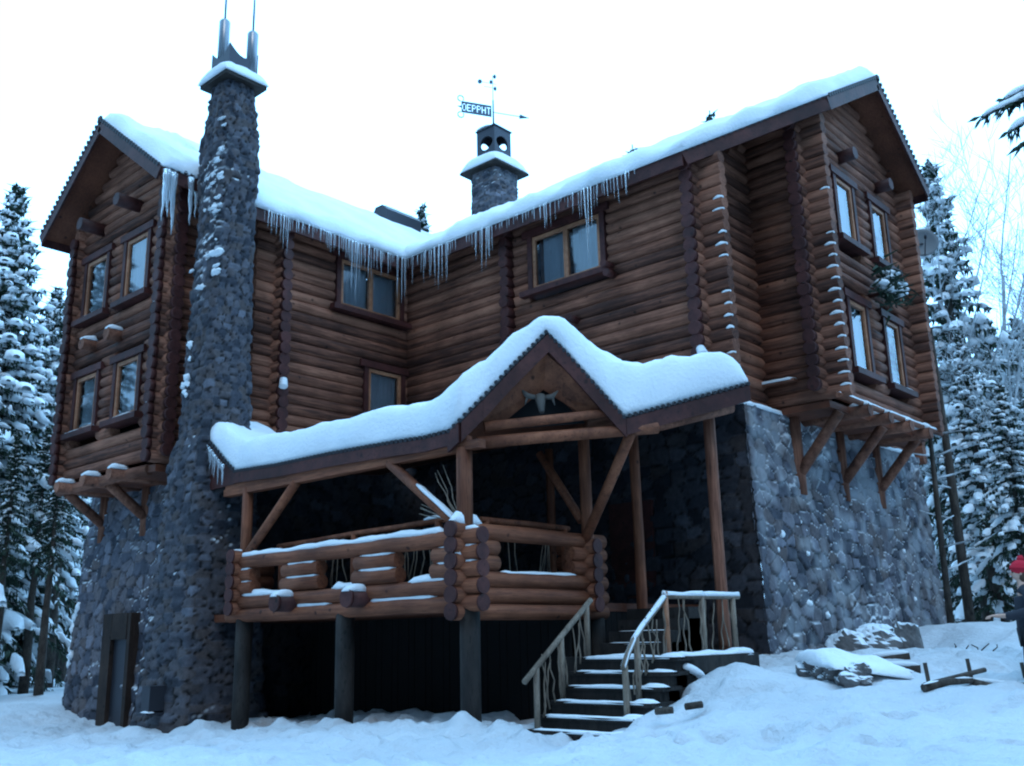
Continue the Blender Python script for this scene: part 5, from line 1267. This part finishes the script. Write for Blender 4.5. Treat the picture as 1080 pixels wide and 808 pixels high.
# bare trees white with hoar frost
def bare_tree(seed, h, label, x, y, lean=0, group=None):
    rg = random.Random(seed); tr = MB(); tw = MB()
    def grow(p, d, L, r, lev):
        n = 4; pts = [p]; q = p.copy(); dd = d.copy()
        for i in range(n):
            dd = (dd+Vector((rg.uniform(-.13,.13), rg.uniform(-.13,.13), rg.uniform(-.02,.13)))).normalized(); q = q+dd*(L/n); pts.append(q.copy())
        rad = [r*(1-.6*i/n) for i in range(n+1)]
        (tr if lev < 1 else tw).tube(pts, rad, 7 if lev < 1 else (4 if lev < 3 else 3), False)
        if lev >= 4 or L < .22: return
        nb = (12 if lev == 0 else 5 if lev < 3 else 3)
        for k in range(nb):
            t = rg.uniform(.28 if lev == 0 else .2, 1.0); f = t*n; i0 = min(n-1, int(f)); b = pts[i0].lerp(pts[i0+1], f-i0)
            ax = Vector((rg.gauss(0,1), rg.gauss(0,1), rg.gauss(0,.3))); ax = (ax-ax.dot(dd)*dd).normalized(); an = rg.uniform(.45, .95)
            nd = (dd*math.cos(an)+ax*math.sin(an)+Vector((0,0,.12))).normalized()
            grow(b, nd, L*rg.uniform(.36, .60)*(1.1-.4*t if lev == 0 else 1), max(.008, r*(1-.6*t)*rg.uniform(.4, .6)), lev+1)
    t = thing('bare_tree', label, 'bare tree', (x, y, ground(x, y)-.1), group); o = Vector(t.location)
    grow(o.copy(), Vector((lean, 0, 1)).normalized(), h, .011*h, 0)
    tr.build('trunk', 'frosted_twig', t); tw.build('branches', 'frosted_twig', t)
for i, (px, d, h, lab) in enumerate(((1086, 36, 12.0, 'tallest bare tree white with hoar frost against the sky at the right'), (1125, 33, 9.5, 'bare frosted tree with long ascending limbs near the right edge'), (1058, 40, 13.0, 'slim bare frosted tree between the spruce and the tallest bare tree'))):
    x, y = ray_xy(px, d); bare_tree(50+i, h, lab, x, y)
# slim leaning trunks right of the stone base
for i, (px, d, h, lab) in enumerate(((1003, 26, 5.5, 'slim pale leaning trunk just right of the stone base'), (1024, 28, 8, 'straight dark trunk standing right of the slim pale one'))):
    p_ = sight(px, 660, d); x, y = p_.x, p_.y; t = thing('leaning_tree', lab, 'tree trunk', (x, y, ground(x, y)-.1)); z = t.location.z; R_ = _R
    mb = MB(); lx = .02*h if i == 0 else 0.0
    mb.tube([(x, y, z), (x+R_.x*lx*.4, y+R_.y*lx*.4, z+h*.5), (x+R_.x*lx, y+R_.y*lx, z+h)], [.085+.045*i, .075+.04*i, .04], 8); mb.build('trunk', 'bark', t)
    m2 = MB()
    for k in range(7):
        zz = z+h*(.25+.1*k); a = TR.uniform(0, 6.3); twig(m2, (x+R_.x*lx*(zz-z)/h, y+R_.y*lx*(zz-z)/h, zz), (x+R_.x*lx*(zz-z)/h+1.2*math.cos(a), y+1.2*math.sin(a)+R_.y*lx*(zz-z)/h, zz+TR.uniform(-.3,.4)), .025, TR)
    m2.build('dead_branch', 'frosted_twig', t)
# near tree just outside the right edge whose snowy bough reaches into the top corner
x, y = ray_xy(1300, 15.5); t = tree_at('loose', x, y, .86, 2.4, 'spruce just outside the right edge whose snowy bough tips hang into the top corner')
bo = MB(); bs = MB(); bg2 = random.Random(9)
for (pa, pb) in (((1110, 84, 15), (1036, 122, 14.4)), ((1110, 92, 15), (1064, 138, 14.5)), ((1105, 78, 15), (1058, 104, 14.6)), ((1115, 104, 15), (1080, 150, 14.7))):
    wp = sight
    P, Q = wp(*pa), wp(*pb); n = 34; P = Vector((x, y, P.z+.35)); bo.tube([P, P.lerp(Q, .5)+Vector((0,0,.05)), Q], [.035, .02, .004], 5, False)
    for i in range(6, n+1):
        p = P.lerp(Q, i/n); d = (Q-P).normalized()
        for k in range(5):
            dr = (d*bg2.uniform(.3, 1)+Vector((bg2.uniform(-.6,.6), bg2.uniform(-.6,.6), bg2.uniform(-.9,-.1)))).normalized()*bg2.uniform(.12, .3); s_ = d.cross(dr).normalized()*.03
            bo.add([p, p+dr*.5-s_, p+dr, p+dr*.5+s_], [(0,1,2,3)])
    snow_strip(bs, P.lerp(Q, .45)+Vector((0,0,.02)), Q+Vector((0,0,.0)), .18, .09, bg2, .07)
bo.build('bough', 'needles', t); bs.build('bough_snow', 'snow', t)
for o in t.children:
    if o.name.startswith('bough'):
        o.matrix_parent_inverse = (Matrix.Translation(t.location) @ Matrix.Rotation(2.4, 4, 'Z') @ Matrix.Scale(.86, 4)).inverted() @ Matrix.Translation(t.location)

# a low shed far off between the trees at the left, fallen trunk at the right
p_ = sight(25, 690, 62); x, y = p_.x, p_.y; sh = thing('shed', 'low dark shed with a snow-covered roof between the trees at the left edge', 'shed', (x, y, ground(x, y)))
gz = ground(x, y); c_, s_ = math.cos(YAW), math.sin(YAW)
def sp(a, b, z): return (x+a*c_-b*s_, y+a*s_+b*c_, gz+z)
mb = MB(); mb.add([sp(-6,-2,-.3), sp(6,-2,-.3), sp(6,2,-.3), sp(-6,2,-.3), sp(-6,-2,2.6), sp(6,-2,2.6), sp(6,2,3.6), sp(-6,2,3.6)], [(0,1,5,4),(1,2,6,5),(2,3,7,6),(3,0,4,7),(4,5,6,7)]); mb.build('wall', 'old_timber', sh)
mb = MB(); snow_ruled(mb, [sp(-6.4,-2.4,2.6), sp(6.4,-2.4,2.6)], [sp(-6.4,2.3,3.8), sp(6.4,2.3,3.8)], .6, .4, (.4,.4,.4,.4), 3.3); mb.build('roof_snow', 'snow', sh)

# ------------------------------------------------------------------ the person at the right edge
def skin_mesh(name, verts, edges, radii, m, parent, sub=2, root=0, origin=(0,0,0)):
    me = bpy.data.meshes.new(name); me.from_pydata([tuple(v) for v in verts], edges, [])
    me.materials.append(MATS[m]); o = bpy.data.objects.new(name, me); COL.objects.link(o); o.parent = parent
    sk_ = o.modifiers.new('skin', 'SKIN')
    for i, r in enumerate(radii): me.skin_vertices[0].data[i].radius = (r, r) if not isinstance(r, tuple) else r; me.skin_vertices[0].data[i].use_root = (i == root)
    sk_.use_smooth_shade = True; sk_.branch_smoothing = .6
    sb = o.modifiers.new('sub', 'SUBSURF'); sb.levels = sub; sb.render_levels = sub
    return o
p_ = sight(1086, 655, 13.9); x, y = p_.x, p_.y
pe = thing('person', 'person in dark coat and red knitted hat at the right edge, hands held forward', 'person', (x, y, ground(x, y)-.03))
pe.rotation_euler = (0, 0, YAW+math.radians(160)); pe.scale = (.93, .93, .93)      # local +x = the way the person faces
V = [(0,0,.95),(0,0,1.12),(0,0,1.32),(0,0,1.47),(.02,0,1.55),(.03,0,1.63),(.03,0,1.72),
     (0,.10,.88),(.03,.11,.48),(-.02,.12,.09),(.13,.13,.04),(0,-.10,.88),(.05,-.11,.48),(0,-.12,.09),(.15,-.13,.04),
     (0,.19,1.42),(-.02,.26,1.17),(.24,.18,1.10),(.33,.15,1.11),(0,-.19,1.42),(-.02,-.26,1.17),(.24,-.18,1.10),(.33,-.15,1.11)]
E = [(0,1),(1,2),(2,3),(3,4),(4,5),(5,6),(0,7),(7,8),(8,9),(9,10),(0,11),(11,12),(12,13),(13,14),(3,15),(15,16),(16,17),(17,18),(3,19),(19,20),(20,21),(21,22)]
Rr = [.13,.12,.14,.10,.055,.085,.075,.085,.06,.045,.04,.085,.06,.045,.04,.06,.045,.033,.03,.06,.045,.033,.03]
fing = []
for s_ in (1, -1):
    w = len(V)-1 if False else (18 if s_ > 0 else 22); wx, wy, wz = V[w]
    pm = len(V); V.append((wx+.07, wy-.01*s_, wz)); E.append((w, pm)); Rr.append((.036, .02))
    for k, L in enumerate((.075, .085, .078, .06)):
        o1 = (k-1.5)*.021*s_; a = len(V)
        V += [(wx+.11, wy+o1, wz+.004), (wx+.11+L*.6, wy+o1, wz-.01), (wx+.11+L*.85, wy+o1, wz-.04)]; E += [(pm, a), (a, a+1), (a+1, a+2)]; Rr += [.0095, .0085, .007]
    a = len(V); V += [(wx+.06, wy-.045*s_, wz+.012), (wx+.105, wy-.065*s_, wz+.012)]; E += [(pm, a), (a, a+1)]; Rr += [.011, .008]
body = skin_mesh('body', V, E, Rr, 'skin', pe)
hd_ = MB(); c0 = pe.location; o0 = Vector(c0)
hd_.ball(o0+Vector((.035,0,1.655)), .098, 16, 12, (1.0,.82,1.22)); hd_.tube([o0+Vector((.12,0,1.68)), o0+Vector((.15,0,1.635)), o0+Vector((.125,0,1.625))], [.012,.02,.012], 8)
hd_.tube([o0+Vector((.118,-.03,1.59)), o0+Vector((.126,0,1.588)), o0+Vector((.118,.03,1.59))], [.006,.010,.006], 6)
for s_ in (-1, 1): hd_.ball(o0+Vector((.03,.083*s_,1.65)), .028, 8, 6, (.6,.4,1))
hd_.build('face', 'skin', pe)
ey = MB()
for s_ in (-1, 1): ey.ball(o0+Vector((.122,.034*s_,1.668)), .012, 8, 6)
ey.build('eyes', 'eye_dark', pe)
ha = MB(); ha.ball(o0+Vector((.02,0,1.72)), .122, 16, 10, (1,.95,.92)); ha.tube([o0+Vector((.03,0,1.70)), o0+Vector((.025,0,1.745))], [.122,.120], 18); ha.ball(o0+Vector((.0,0,1.845)), .045, 10, 8, (1,1,1), .1, TR); ha.build('knitted_hat', 'red_wool', pe)
hr = MB(); hr.ball(o0+Vector((-.01,0,1.62)), .105, 12, 10, (.9,.95,1.25)); hr.build('hair', 'hair_brown', pe)
skin_mesh('coat', [(0,0,.78),(0,0,.95),(0,0,1.15),(0,0,1.36),(0,0,1.46),(.0,0,1.535),(0,.20,1.42),(-.02,.285,1.17),(.22,.19,1.10),(.30,.16,1.11),(0,-.20,1.42),(-.02,-.285,1.17),(.22,-.19,1.10),(.30,-.16,1.11)],
          [(0,1),(1,2),(2,3),(3,4),(4,5),(4,6),(6,7),(7,8),(8,9),(4,10),(10,11),(11,12),(12,13)], [(.20,.24),(.18,.22),(.175,.205),(.18,.20),.13,.085,.088,.075,.062,.058,.088,.075,.062,.058], 'dark_coat', pe, 2, 2)
skin_mesh('trousers', [(0,0,.92),(0,.105,.84),(.03,.115,.48),(-.01,.12,.14),(0,-.105,.84),(.05,-.115,.48),(.01,-.12,.14)], [(0,1),(1,2),(2,3),(0,4),(4,5),(5,6)], [.15,.115,.085,.07,.115,.085,.07], 'dark_cloth', pe)
skin_mesh('boots', [(-.01,.12,.26),(-.02,.12,.07),(.15,.13,.05),(.01,-.12,.26),(0,-.12,.07),(.17,-.13,.05),(0,0,.07)], [(0,1),(1,2),(3,4),(4,5)], [.075,.075,.055,.075,.075,.055,.001], 'dark_cloth', pe, 2, 0)
